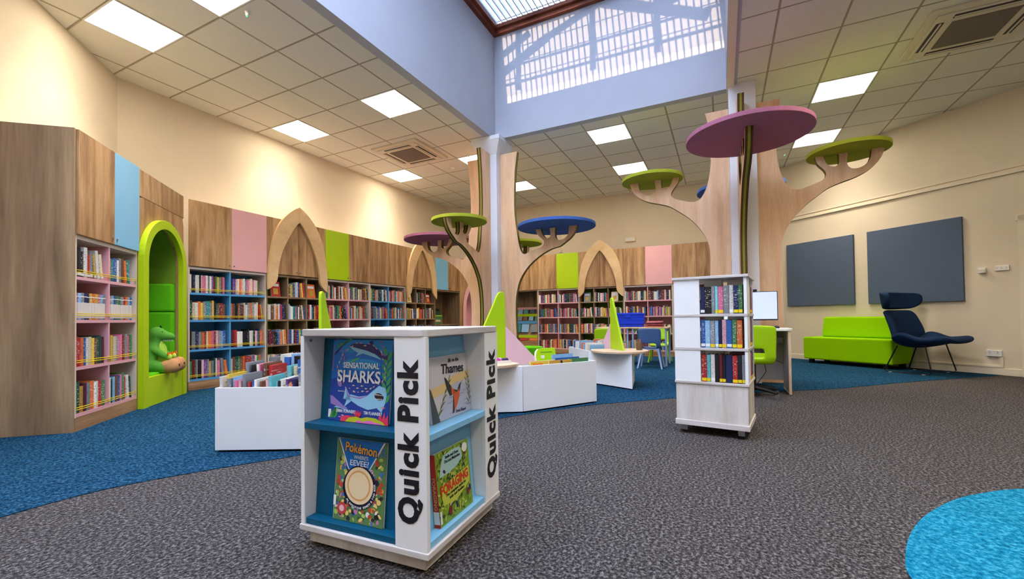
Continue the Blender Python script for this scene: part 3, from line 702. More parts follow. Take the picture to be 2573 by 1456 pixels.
A1 = 42.2; U1 = (-.388, -1.028)
bookcase('bookcase', 'nearest wall bookcase, pink inside, with a wood and a sky-blue cupboard door', U1, A1, .883, 2, 'carcass', 'pink', 'pink', [(0, .477, 'oak'), (.477, .883, 'blued')], cords=True)
ep = box('end_panel', M['oakdark'], 0, .68, 0, .022, 0, ZTOP+.002); ep.location = (U1[0]-.0005, U1[1]-.001, 0); ep.rotation_euler = (0, 0, radians(A1+90)); ep.name = 'wooden_end_panel'
tag(ep, 'tall plain dark oak panel closing the end of the bookcases at far left', 'panel')
P = 'plain'
fill_case(U1, A1, .883, 2, 'nearest pink bookcase', 'books in the nearest pink bookcase', rows={
    (3, 0): dict(colours=['cream', 'black', 'black', 'white', 'red', 'grey', 'mustard', 'white'], fill=.80, wr=(.026, .045), hr=(.7, .98), kind='stickered'),
    (3, 1): dict(colours=['orange', 'teal', 'blue', 'white', 'grey', 'brown'], fill=.86, wr=(.030, .055), hr=(.78, .9)),
    (2, 0): dict(colours=['pink', 'pale blue', 'grey', 'navy', 'navy', 'mustard', 'orange', 'mustard'], kind='banded', hr=(.83, .85), wr=(.032, .04), lean=False, fill=.98),
    (2, 1): dict(colours=['orange', 'pale blue', 'blue', 'green', 'green', 'grey', 'red'], kind='banded', hr=(.83, .85), wr=(.032, .04), lean=False, fill=.98),
    (1, 0): dict(colours=['red', 'red', 'orange', 'blue', 'white', 'cream', 'yellow', 'brown', 'dark green', 'dark green', 'maroon'], hr=(.85, .93), wr=(.024, .04), lean=False, fill=.99),
    (1, 1): dict(colours=['green', 'mustard', 'cream', 'grey', 'pink', 'pink', 'dark red', 'grey', 'pink'], hr=(.85, .93), wr=(.03, .045), lean=False, fill=.98),
    (0, 0): dict(colours=['green', 'dark green', 'mustard', 'maroon', 'grey', 'orange', 'white', 'white', 'red'], hr=(.8, .98), wr=(.03, .045), fill=.99, lean=False),
    (0, 1): dict(colours=['white', 'dark green', 'pale blue', 'brown', 'blue', 'pink', 'green', 'red'], hr=(.8, .98), wr=(.025, .04), fill=.9)})
# ---- reading nook with the round lime arch
NK = (U1[0]+.885*cos(radians(A1)), U1[1]+.885*sin(radians(A1)))
nk = thing('reading_nook', 'round-arched reading nook with lime frame and green cushions in the cabinet run', 'nook', (*NK, 0), radians(A1))
def round_arch(r, zc, z0, cx, n=28):
    return [(cx-r, z0)] + [(cx-r*cos(pi*i/n), zc+r*sin(pi*i/n)) for i in range(n+1)] + [(cx+r, z0)]
NW_ = 1.02; cxk = .487
fn = lambda a, b, s: (a, s, b)
def nook():
    r, zc = .39, 1.44
    inner = round_arch(r, zc, 0.0, cxk); n = len(inner)
    outer = [(0.001, 0)] + [(0.001, zc)]*1
    # facing panel: strip between the opening and the panel border
    ob = []
    for (a, b) in inner:
        if b <= zc+1e-6 and a < cxk: ob.append((.001, b))
        elif b <= zc+1e-6: ob.append((NW_-.001, b))
        else:
            dx, dz = a-cxk, b-zc; k = 1e9
            if dx < -1e-6: k = min(k, (.001-cxk)/dx)
            if dx > 1e-6: k = min(k, (NW_-.001-cxk)/dx)
            k = min(k, (2.07-zc)/dz); ob.append((cxk+dx*k, zc+dz*k))
    MB().ring(ob, inner, fn, 0, .02).build('facing_panel', M['oak'], nk)
    mb = MB(); mb.box(.001, NW_-.001, 0, .02, 2.072, 2.077); mb.build('panel_joint', M['brownside'], nk)
    box('upper_door', M['oak'], .001, NW_-.12, -.0, .02, 2.078, ZTOP, nk); box('side_stile', M['oak'], NW_-.118, NW_-.001, 0, .02, 2.078, ZTOP, nk)
    fo = round_arch(.482, zc, .0, cxk); fi = round_arch(.39, zc, .0, cxk)
    MB().ring(fo, fi, fn, -.055, -.001).build('arch_frame', M['lime'], nk, bevel=.003)
    box('front_apron', M['lime'], cxk-.388, cxk+.388, -.045, -.003, .0, .292, nk, bevel=.002)
    mb = MB(); d = .50
    mb.ring(round_arch(.40, zc, .0, cxk), round_arch(.388, zc, .0, cxk), fn, .021, d); mb.build('alcove_lining', M['greenback'], nk)
    box('alcove_back', M['greenback'], cxk-.40, cxk+.40, d, d+.02, 0, 1.85, nk)
    mb = MB(); mb.box(cxk-.385, cxk+.385, -.001, d-.13, .0, .20, 0); mb.build('bench', M['brownside'], nk)
    box('seat_cushion', M['greenfab'], cxk-.382, cxk+.382, -.0, d-.13, .2, .315, nk, bevel=.018)
    for z0, z1 in ((.32, .64), (.645, .955), (.96, 1.275)): box('back_cushion', M['greenfab'], cxk+.30, cxk+.382, .024, d-.02, z0, z1, nk, bevel=.02)
    box('upper_lining', M['greenback'], cxk+.375, cxk+.384, .022, d-.01, 1.28, 1.46, nk)
nook()
# ---- the straight run along the left wall (front at Y = .324) and the back run (front at X = 7.8)
YR = .324; w1 = 1.018
bookcase('bookcase', 'blue-lined bookcase right of the reading nook, one wood and one pink door above', (1.112, YR), 0, w1, 2, 'carcass', 'blues', 'blues', [(0, .517, 'oak'), (.517, w1, 'pinkd')], cords=True)
bookcase('bookcase', 'wood-framed three-bay bookcase under the nearest pointed wooden arch', (2.132, YR), 0, 1.026, 3, 'oakdark', 'oakdark', 'greenback', [(0, .513, 'oak'), (.513, 1.026, 'oak')], arch=True)
bookcase('bookcase', 'pink-lined bookcase on the left wall with a lime cupboard door above', (3.16, YR), 0, w1, 2, 'carcass', 'pink', 'pink', [(0, .505, 'lime'), (.505, w1, 'oak')])
bookcase('bookcase', 'blue-lined bookcase on the left wall between the lime door and the second arch', (4.18, YR), 0, w1, 2, 'carcass', 'blues', 'blues', [(0, .51, 'oak'), (.51, w1, 'oak')])
bookcase('bookcase', 'wood-framed three-bay bookcase under the second pointed arch, left of the left tree', (5.20, YR), 0, 1.02, 3, 'oakdark', 'oakdark', 'oakdark', [(0, .51, 'oak'), (.51, 1.02, 'oak')], arch=True)
# open cupboard with board games
oc = thing('open_cupboard', 'dark open wooden cupboard with sky-blue door above, behind the left tree', 'cupboard', (6.222, YR, 0))
def open_cup():
    w = 1.035
    mb = MB(); mb.box(.001, .02, .001, .58, 0, ZTOP); mb.box(w-.02, w-.001, .001, .58, 0, ZTOP); mb.box(.02, w-.02, .001, .58, ZT, ZD-.006); mb.box(.02, w-.02, .5, .52, 0, ZT); mb.build('carcass', M['oakdark'], oc)
    box('door', M['blued'], .0015, .515, -.018, 0, ZD, ZTOP, oc); d = box('door', M['oak'], .518, w-.0015, -.018, 0, ZD, ZTOP, oc)
    MB().cyl((.56, -.032, ZD+.045), .012, .014, 12, axis='y').build('lock', M['chrome'], d)
    box('shelf', M['oakdark'], .021, w-.021, .003, .499, .70, .722, oc); box('plinth', M['oakh'], .001, w-.001, -.002, .02, 0, .108, oc)
open_cup()
gm = [('green', .34, .06), ('cream', .30, .05), ('green', .36, .075), ('lime green', .38, .03), ('dark green', .30, .09), ('black', .24, .06)]
z = .7235
for k, (cn, wd, h) in enumerate(gm):
    o = box('game_box', colmat('gamebox_'+cn, PAL[cn]), 0, wd, 0, .28, 0, h-.001, bevel=.003); o.location = (6.26+.02*(k % 3), YR+.10, z); z += h
    tag(o, '%s board game box, %s from the bottom of the stack in the dark cupboard' % (cn, ORD[k]), 'box', 'stack of game boxes')
# ---- 45 degree corner with the pink pointed niche
cn_ = thing('corner_cabinet', 'oak corner cabinet with a pink pointed niche, behind the left tree', 'cabinet', (7.26, YR, 0), radians(-45))
def corner():
    w = .76; cx = .38; O = [(.30, 0), (.30, .9), (.295, 1.2), (.26, 1.42), (.19, 1.62), (.10, 1.76), (0, 1.86)]; I = [(.225, 0), (.225, .9), (.22, 1.17), (.195, 1.34), (.14, 1.52), (.07, 1.65), (0, 1.73)]
    O = smooth_poly(O, 3); I = smooth_poly(I, 3)
    full = lambda H: [(cx-a, b) for a, b in H] + [(cx+a, b) for a, b in H[::-1]][1:]
    i2 = full(I); ob = []
    for a, b in i2:
        ob.append((.001 if a < cx else w-.001, b*ZTOP/1.73) if abs(a-cx) > 1e-4 else (cx, ZTOP))
    ob[len(ob)//2-1] = (.001, ZTOP); ob[len(ob)//2+1] = (w-.001, ZTOP)
    MB().ring(ob, i2, fn, 0, .02).build('facing_panel', M['oak'], cn_)
    MB().ring(full(O), i2, fn, -.04, -.001).build('pointed_frame', M['pinkd'], cn_)
    mb = MB(); mb.box(cx-.235, cx-.226, .02, .36, 0, 1.73); mb.box(cx+.226, cx+.235, .02, .36, 0, 1.73); mb.box(cx-.235, cx+.235, .36, .37, 0, 1.73); mb.build('niche_lining', M['pink'], cn_)
    box('seat', M['pink'], cx-.224, cx+.224, .0, .355, 0.001, .38, cn_)
corner()
XR = 7.80
def back_y(y): return (XR, y)
# magazine display
mg = thing('magazine_display', 'oak cupboard with tiered magazine racks, at the left end of the back run', 'magazine rack', (XR, -.217, 0), radians(-90))
def magcab():
    w = 1.313
    mb = MB(); mb.box(.001, .31, .001, .58, 0, ZT); mb.box(w-.018, w-.001, .001, .58, 0, ZTOP); mb.box(.001, w-.018, .001, .58, ZT, ZD-.006); mb.box(.31, w-.018, .45, .47, 0, ZT); mb.build('carcass', M['oakdark'], mg)
    for a, b in ((0, .65), (.65, w)): box('door', M['oak'], a+.0015, b-.0015, -.018, 0, ZD, ZTOP, mg)
    box('plinth', M['oakh'], .311, w-.02, -.002, .18, 0, .29, mg)
    # stepped racks
    for k, (mn, z0, z1, y) in enumerate((('pink', 1.06, 1.115, .34), ('lime', .885, .95, .28), ('blues', .71, .778, .21), ('lime', .365, .43, .10))):
        box('rack_rail', M[mn], .312, w-.02, y, y+.012, z0, z1, mg)
    mb = MB(); mb.prism([(.12, .30), (.44, 1.06), (.44, .30)], lambda a, b, t: (t, a, b), .312, w-.02); mb.build('rack_backing', M['oakdark'], mg)
magcab()
for k, (z0, y, hh, ws) in enumerate(((.955, .318, .115, 6), (.79, .255, .11, 6), (.50, .155, .23, 4), (.30, .085, .06, 4))):
    for i in range(ws):
        x = .32+i*(.97/ws); wd = .97/ws*random.uniform(.7, .92)
        cn = random.choice(['black', 'grey', 'brown', 'red', 'navy', 'cream', 'orange', 'teal', 'pale blue'])
        o = box('magazine', colmat('mag_'+cn, PAL[cn], .3), 0, wd, 0, .004, 0, hh); o.matrix_world = umx((XR, -.217), -90) @ Matrix.Translation((x, y, z0)) @ Matrix.Rotation(radians(-18), 4, 'X')
        tag(o, '%s magazine, %s from left in the %s tier of the magazine rack' % (cn, ORD[i], ['top', 'second', 'third', 'lowest'][k]), 'magazine', 'magazines in the tiered rack')
bookcase('bookcase', 'pink-lined bookcase on the back wall with a lime cupboard door, right of the magazines', back_y(-1.532), -90, w1, 2, 'carcass', 'pink', 'pink', [(0, .487, 'oak'), (.487, w1, 'lime')])
bookcase('bookcase', 'green-lined three-bay bookcase under the pointed arch on the back wall', back_y(-2.552), -90, .996, 3, 'oakdark', 'oakdark', 'greenback', [(0, .498, 'oak'), (.498, .996, 'oak')], arch=True)
bookcase('bookcase', 'pink-lined bookcase with a pink cupboard door on the back wall, behind the school table', back_y(-3.55), -90, 1.0, 2, 'carcass', 'pink', 'pink', [(0, .462, 'oak'), (.462, 1.0, 'pinkd')])
bookcase('bookcase', 'last back wall bookcase with wood doors, hidden behind the spinner and right tree', back_y(-4.552), -90, .96, 2, 'carcass', 'pink', 'pink', [(0, .455, 'oak'), (.455, .96, 'oak')])

# ------------------------------------------------------------------ quick-pick display in the foreground
QA = radians(3); QO = (-.757, -4.606)
qp = thing('display_stand', 'white square book display stand lettered Quick Pick, in the foreground', 'display stand', (*QO, 0), QA)
S = .555
def quickpick():
    r_ = .03; cs = [(a+r_*cos(t+k*pi/2), b+r_*sin(t+k*pi/2)) for k, (a, b) in enumerate(((S+.004-r_, S+.004-r_), (-.004+r_, S+.004-r_), (-.004+r_, -.004+r_), (S+.004-r_, -.004+r_))) for t in [pi/2*i/6 for i in range(7)]]
    mb = MB(); mb.prism(cs, lambda a, b, t: (a, b, t), .775, .800); mb.build('top', M['whitewashh'], qp, bevel=.003)
    mb = MB(); mb.box(-.004, S+.004, -.004, S+.004, .060, .082); mb.build('base_board', M['whitewashh'], qp, bevel=.003)
    mb = MB(); mb.box(.022, S-.022, .022, S-.022, .012, .0595); mb.build('plinth', M['whitewash'], qp, bevel=.002)
    for x in (.06, S-.06):
        for y in (.06, S-.06): MB().cyl((x, y, .0005), .014, .0112, 12).build('glide_foot', M['black'], qp)
    # the core and the four lettered panels, pinwheel fashion; local frame of each side: x to the right as seen, y inwards
    for k in range(4):
        R = Matrix.Translation((S/2, S/2, 0)) @ Matrix.Rotation(k*pi/2, 4, 'Z') @ Matrix.Translation((-S/2, -S/2, 0))
        # side k=0 faces -y (right side in the photograph): opening x .018.. .425, panel x .425.. S
        def bx(nm, mat, *a, bev=.001):
            mb = MB(); mb.mx = R; mb.box(*a); return mb.build(nm, mat, qp, bevel=bev)
        bx('lettered_panel', M['white'], .428, S-.001, .0, .018, .0825, .7745)
        bx('side_wall', M['white'], .428, .446, .0185, .106, .0825, .7745)
        cm = M['lblue'] if k in (0, 2) else M['teal']
        # two sloping back boards and two ledges
        mb = MB(); mb.mx = R; mb.prism([(.050, .105), (.058, .105), (.107, .762), (.099, .762)], lambda a, b, t: (t, a, b), .0205, .4265); mb.build('sloping_board', cm, qp)
        for z in (.083, .434):
            mb = MB(); mb.mx = R; mb.box(.0192, .4270, -.0 if z > .3 else .006, .076 if z > .3 else .05, z, z+.022); mb.build('ledge', cm, qp, bevel=.0015)
        bx('header_rail', M['white'], .02, .4265, .109, .12, .735, .7745)
    box('core', M['white'], .13, S-.13, .13, S-.13, .083, .7745, qp)
    # lettering
    text('Quick Pick', .107, M['letter'], frame_mx((-.0012, .036, .165), (0, 0, 1), (0, 1, 0)), qp, 'lettering', .0048, .537, track=1.12)
    text('Quick Pick', .107, M['letter'], frame_mx((.520, -.0012, .165), (0, 0, 1), (-1, 0, 0)), qp, 'lettering', .0048, .537, track=1.12)
    MB().cyl((.03, S-.022, .758), .006, .008, 10, axis='y').build('screw_cap', M['chrome'], qp)
quickpick()
QM = Matrix.Translation((*QO, 0)) @ Matrix.Rotation(QA, 4, 'Z')
def face_x(v, z, lean, off):      # frame on the -x side: x runs to the right as seen (towards -y), y up the cover
    m = QM @ frame_mx((off, v, z), (0, -1, 0), (sin(lean), 0, cos(lean))); return m
def face_y(u, z, lean, off):
    return QM @ frame_mx((u, off, z), (1, 0, 0), (0, sin(lean), cos(lean)))
def cover_book(name, label, mx, w, h, th, cover, spine=None):
    """book standing with its cover to the viewer: local x right, y up, z out of the cover; cover plane at z = 0"""
    t = empty(name, (0, 0, 0)); t.matrix_world = mx; tag(t, label, 'book', 'books on the foreground display stand')
    box('cover', cover, 0, w, 0, h, -.0015, 0, t); box('back_cover', spine or cover, 0, w, 0, h, -th, -th+.0015, t)
    box('pages', M['pages'], .002, w-.002, .003, h-.003, -th+.0016, -.0016, t); box('spine', spine or cover, -.0012, .0018, 0, h, -th+.0001, -.0001, t)
    return t
def art(par, layers):
    """flat printed shapes on a cover, each a separate layer of ink a hair above the last"""
    for k, (nm, mat, polys) in enumerate(layers):
        mb = MB(); z = .0003+.00022*k
        for p in polys: mb.add([(a, b, z) for a, b in p], [list(range(len(p)))])
        o = mb.build(nm, mat, par)
        if len(polys) > 1: o['kind'] = 'stuff'
def blob(cx, cy, rx, ry, n=14, a=0, j=0):
    return [(cx+rx*cos(t)*cos(a)-ry*sin(t)*sin(a), cy+rx*cos(t)*sin(a)+ry*sin(t)*cos(a)) for t in [2*pi*i/n for i in range(n)]]
def fish(cx, cy, s, a=0):
    p = [(-1, 0), (-.5, .38), (.2, .42), (.75, .1), (1.1, .42), (1.1, -.42), (.75, -.1), (.2, -.42), (-.5, -.38)]
    return [(cx+s*(x*cos(a)-y*sin(a)), cy+s*(x*sin(a)+y*cos(a))) for x, y in p]
def leaf(cx, cy, l, w, a):
    p = [(0, 0), (.3, .5), (.7, .4), (1, 0), (.7, -.4), (.3, -.5)]
    return [(cx+l*x*cos(a)-w*y*sin(a), cy+l*x*sin(a)+w*y*cos(a)) for x, y in p]
rnd = random.Random(3)
c = lambda nm, col: M['ink_'+nm] if col == 0 else colmat('ink_'+nm, col, .35)
c('white', (240, 240, 240)); c('black', (24, 22, 48)); c('title', (226, 230, 234))
# shark book
W1, H1 = .282, .302
b1 = cover_book('book', 'large blue hardback titled Sensational Sharks, upper left of the display stand', face_x(.484, .4575, radians(6), .064), W1, H1, .012, c('ocean', (20, 108, 204)), c('ocean_dark', (14, 70, 140)))
def sharks():
    w, h = W1, H1; U = lambda x, y: (x*w, y*h)
    P_ = lambda L: [U(*p) for p in L]
    lay = []
    lay.append(('deep_water', c('deep', (30, 66, 160)), [P_([(0, 0), (1, 0), (1, .50), (.75, .56), (.25, .56), (0, .50)])]))
    lay.append(('bright_water', c('bright', (20, 146, 222)), [P_([(0, 1), (1, 1), (1, .86), (.7, .80), (.42, .84), (0, .84)]), blob(.5*w, .70*h, .32*w, .07*h)]))
    lay.append(('pink_fringe', c('violet', (142, 108, 196)), [leaf(.02*w+.05*w*i, .97*h-.06*h*i % h, .09*w, .03*w, .6+.3*i) for i in range(6)] + [leaf(.86*w+.02*w*i, (.96-.05*i)*h, .1*w, .02*w, 2.8) for i in range(6)] + [leaf(.01*w, (.6+.04*i)*h, .07*w, .02*w, 1.2) for i in range(8)]))
    lay.append(('seaweed', c('weed', (64, 168, 84)), [leaf(.93*w, (.25+.05*i)*h, .15*w, .05*w, 1.2+(.9 if i % 2 else -.1)) for i in range(12)] + [leaf((.02+.03*i)*w, .02*h, .22*w, .05*w, .9+.12*i) for i in range(4)] + [leaf(.06*w+.05*i*w, .9*h+.02*h*i, .16*w, .03*w, .5) for i in range(4)] + [leaf(.30*w, .72*h, .2*w, .03*w, .35)]))
    lay.append(('dark_sharks', c('sharkdark', (44, 40, 112)), [P_([(.28, .925), (.36, .955), (.48, .955), (.60, .945), (.63, .99), (.68, 1-.01), (.68, .93), (.78, .88), (.88, .80), (.93, .83), (.92, .76), (.84, .78), (.72, .83), (.58, .87), (.40, .90)]), P_([(.02, .80), (.06, .86), (.22, .97), (.27, .985), (.18, .93), (.10, .85)])]))
    lay.append(('pale_bellies', c('belly', (150, 208, 240)), [P_([(.28, .925), (.33, .885), (.44, .84), (.40, .795), (.52, .835), (.68, .80), (.84, .76), (.72, .83), (.58, .87), (.40, .90)]), P_([(.24, .27), (.36, .33), (.50, .31), (.64, .33), (.74, .40), (.82, .455), (.92, .43), (.95, .35), (.93, .25), (.88, .14), (.80, .19), (.66, .16), (.50, .20), (.38, .25), (.26, .17), (.30, .26), (.27, .42)]), P_([(.08, .16), (.20, .155), (.30, .13), (.36, .11), (.30, .17), (.16, .19)])]))
    lay.append(('rays', c('ray', (158, 128, 200)), [P_([(.01, .30), (.05, .30), (.33, .145), (.28, .145), (.03, .20)]), blob(.16*w, .46*h, .035*w, .05*h, a=.5), P_([(.27, .42), (.33, .30), (.52, .28), (.66, .33), (.50, .30), (.36, .31)])]))
    lay.append(('open_mouth', c('mouth', (48, 34, 44)), [blob(.83*w, .325*h, .075*w, .042*h, a=-.2)]))
    lay.append(('teeth', c('white', (240, 240, 240)), [[U(.765+.022*i, .355-.002*i), U(.787+.022*i, .355-.002*i), U(.776+.022*i, .335)] for i in range(6)] + [[U(.775+.022*i, .29), U(.795+.022*i, .29), U(.785+.022*i, .308)] for i in range(5)]))
    fs = []
    for i in range(34):
        a = 2*pi*i/34; fs.append(fish((.52+.40*cos(a)*rnd.uniform(.9, 1.05))*w, (.66+.30*sin(a)*rnd.uniform(.9, 1.05))*h, .018*w*rnd.uniform(.8, 1.3), a+1.57))
    lay.append(('cream_fish', c('creamfish', (240, 208, 170)), fs[::2] + [fish((.40+.07*i)*w, (.44-.03*(i % 2))*h, .02*w) for i in range(4)]))
    lay.append(('small_fish', c('pinkfish', (232, 150, 176)), fs[1::2] + [fish(.9*w, .2*h, .03*w), fish(.25*w, .07*h, .025*w), fish(.2*w, .05*h, .02*w)]))
    lay.append(('coral_red', c('coral', (236, 60, 96)), [P_([(.22, .0), (.22, .05), (.32, .075), (.44, .07), (.46, .02), (.42, 0)]), P_([(.9, 0), (.84, .08), (.88, .13), (.90, .06), (.93, .15), (.95, .07), (.99, .13), (1, 0)])] + [leaf(.50*w, .04*h, .12*w, .02*w, .9+.22*i) for i in range(7)]))
    lay.append(('coral_lime', c('corallime', (196, 206, 40)), [P_([(.3, 0), (.36, .05), (.48, .07), (.56, .055), (.66, .075), (.80, .07), (.92, .03), (.95, 0)])]))
    lay.append(('coral_pink', c('coralpink', (238, 120, 200)), [P_([(.46, 0), (.52, .03), (.6, .015), (.7, .04), (.8, .02), (.88, .015), (.9, 0)])]))
    art(b1, lay)
    z = .0003+.00022*14
    text('SENSATIONAL', .029, c('title', 0), Matrix.Translation((.21*w, .652*h, z)), b1, 'title', .0008, .60*w, .0002)
    text('SHARKS', .060, c('title', 0), Matrix.Translation((.12*w, .482*h, z)), b1, 'title', .0014, .72*w, .0002)
    text('EMMA FLANNERY', .016, c('title', 0), Matrix.Translation((.14*w, .105*h, z)), b1, 'author_name', .0004, .33*w, .0002)
    text('TIM FLANNERY', .016, c('title', 0), Matrix.Translation((.60*w, .105*h, z)), b1, 'author_name', .0004, .30*w, .0002)
    text('Illustrated by', .008, c('title', 0), Matrix.Translation((.15*w, .355*h, z)), b1, 'small_print', 0, .11*w, .0002)
    box('spine_label', M['wsticker'], -.0014, .012, .01, .04, .0003, .0006, b1)
sharks()
# search book
W2, H2 = .226, .290
b2 = cover_book('book', 'softback titled Pokémon Where\'s Eevee, lower left of the display stand', face_x(.434, .1065, radians(5.5), .036), W2, H2, .009, c('meadow', (96, 140, 84)), c('meadow_spine', (230, 230, 226)))
def search():
    w, h = W2, H2; lay = []; cols = [('a', (236, 176, 74)), ('b', (238, 240, 240)), ('c', (64, 110, 60)), ('d', (210, 132, 176)), ('e', (70, 120, 190)), ('f', (200, 76, 52)), ('g', (54, 50, 66)), ('h', (180, 206, 96)), ('i', (246, 214, 120))]
    for nm, col in cols:
        ps = []
        for i in range(34):
            ps.append(blob(rnd.uniform(.05, .95)*w, rnd.uniform(.03, .93)*h, rnd.uniform(.018, .05)*w, rnd.uniform(.012, .035)*h, 9, rnd.uniform(0, 3)))
        lay.append(('crowd_pattern', c('crowd'+nm, col), ps))
    lay.append(('white_border', c('white', 0), [[(.03*w, h), (.98*w, h), (.68*w, .63*h), (.26*w, .63*h)]]))
    lay.append(('title_wedge', c('wedge', (10, 112, 200)), [[(.05*w, h), (.95*w, h), (.665*w, .635*h), (.28*w, .635*h)]]))
    lay.append(('black_ring', c('black', (24, 22, 48)), [[(p[0], p[1]) for p in blob(.51*w, .43*h, .335*w, .335*w*1.0, 40)]]))
    lay.append(('cream_roundel', c('roundel', (244, 220, 178)), [blob(.50*w, .45*h, .285*w, .285*w, 40)]))
    lay.append(('tan_roundel', c('roundel2', (226, 170, 104)), [blob(.50*w, .45*h, .235*w, .235*w, 40)]))
    lay.append(('inner_roundel', c('roundel', 0), [blob(.50*w, .45*h, .205*w, .205*w, 40)]))
    lay.append(('red_badge', c('badge', (206, 70, 78)), [blob(.18*w, .15*h, .095*w, .095*w, 24)]))
    lay.append(('badge_ring', c('badge2', (240, 196, 196)), [blob(.18*w, .15*h, .05*w, .05*w, 20)]))
    art(b2, lay); z = .0003+.00022*len(lay)
    text('Pokémon', .046, c('logoblue', (30, 56, 140)), Matrix.Translation((.17*w, .852*h, z)) @ Matrix.Rotation(-.06, 4, 'Z'), b2, 'title_outline', .0028, .67*w, .0002)
    text('Pokémon', .046, c('logoyellow', (240, 172, 48)), Matrix.Translation((.185*w, .854*h, z+.0005)) @ Matrix.Rotation(-.06, 4, 'Z'), b2, 'title', .001, .64*w, .0002)
    text('WHERE\'S', .018, c('title', 0), Matrix.Translation((.37*w, .768*h, z)), b2, 'title', .0002, .29*w, .0002)
    text('EEVEE?', .027, c('title', 0), Matrix.Translation((.30*w, .686*h, z)), b2, 'title', .0004, .38*w, .0002)
    s = 'AN EVOLUTIONS SEARCH & FIND BOOK'
    for i, ch in enumerate(s):
        if ch == ' ': continue
        a = radians(222+i*4.9); r_ = .325*w
        m = Matrix.Translation((.51*w+r_*cos(a), .43*h+r_*sin(a), z)) @ Matrix.Rotation(a+pi/2, 4, 'Z')
        text(ch, .010, c('title', 0), m, b2, 'subtitle_letter', .0004, None, .0002, 0, 'CENTER') if i % 1 == 0 else None
    box('spine_label', M['wsticker'], .0, .012, .05, .085, .0035, .0038, b2)
search()
# river book
W3, H3 = .322, .236
b3 = cover_book('book', 'pale watercolour book titled Life on the Thames, upper right of the display stand', face_y(.130, .4575, radians(6), .062), W3, H3, .010, c('paper', (206, 202, 210)))
def river():
    w, h = W3, H3; U = lambda L: [(a*w, b*h) for a, b in L]
    lay = [('ochre_wash', c('ochre', (226, 196, 140)), [U([(0, .52), (.3, .56), (.55, .66), (.95, .70), (.95, .58), (.6, .52), (.3, .42), (0, .36)])]),
           ('water', c('water', (184, 186, 208)), [U([(.12, 0), (.3, .3), (.5, .52), (.62, .54), (.9, .45), (1, .1), (1, 0)])]),
           ('ripples', c('ripple', (160, 164, 196)), [leaf(rnd.uniform(.3, .8)*w, rnd.uniform(.03, .42)*h, .16*w, .02*h, .05) for i in range(16)]),
           ('tree_trunk', c('trunk', (72, 78, 84)), [U([(0, 0), (.16, 0), (.10, .25), (.03, .50), (0, .55)])]),
           ('twigs', c('twig', (96, 110, 54)), [leaf((.12+.02*i)*w, (.05+.035*i)*h, .10*w, .02*h, 1.1-.3*(i % 3)) for i in range(16)] + [leaf((.86+.01*(i % 4))*w, (.14+.03*i)*h, .09*w, .02*h, 2.2-.9*(i % 3)) for i in range(16)]),
           ('bird_wing', c('wing', (48, 54, 62)), [U([(.33, .66), (.37, .63), (.50, .44), (.60, .40), (.66, .49), (.72, .52), (.78, .56), (.70, .49), (.66, .38), (.58, .28), (.48, .06), (.44, .05), (.50, .36), (.42, .34), (.36, .48)])]),
           ('bird_body', c('rust', (216, 98, 48)), [U([(.50, .42), (.58, .37), (.65, .42), (.64, .30), (.56, .16), (.49, .09), (.50, .26)]), U([(.46, .50), (.52, .42), (.55, .36), (.46, .36)])])]
    art(b3, lay); z = .0003+.00022*7
    text('Thames', .052, c('black', 0), Matrix.Translation((.28*w, .72*h, z)) @ Matrix.Rotation(-.04, 4, 'Z'), b3, 'title', .0009, .52*w, .0002, .15)
    text('life on the', .020, c('black', 0), Matrix.Translation((.45*w, .885*h, z)), b3, 'title', .0003, .25*w, .0002, .15)
    text('Emma Shoard', .016, c('black', 0), Matrix.Translation((.52*w, .05*h, z)) @ Matrix.Rotation(-.04, 4, 'Z'), b3, 'author_name', .0002, .24*w, .0002, .15)
river()
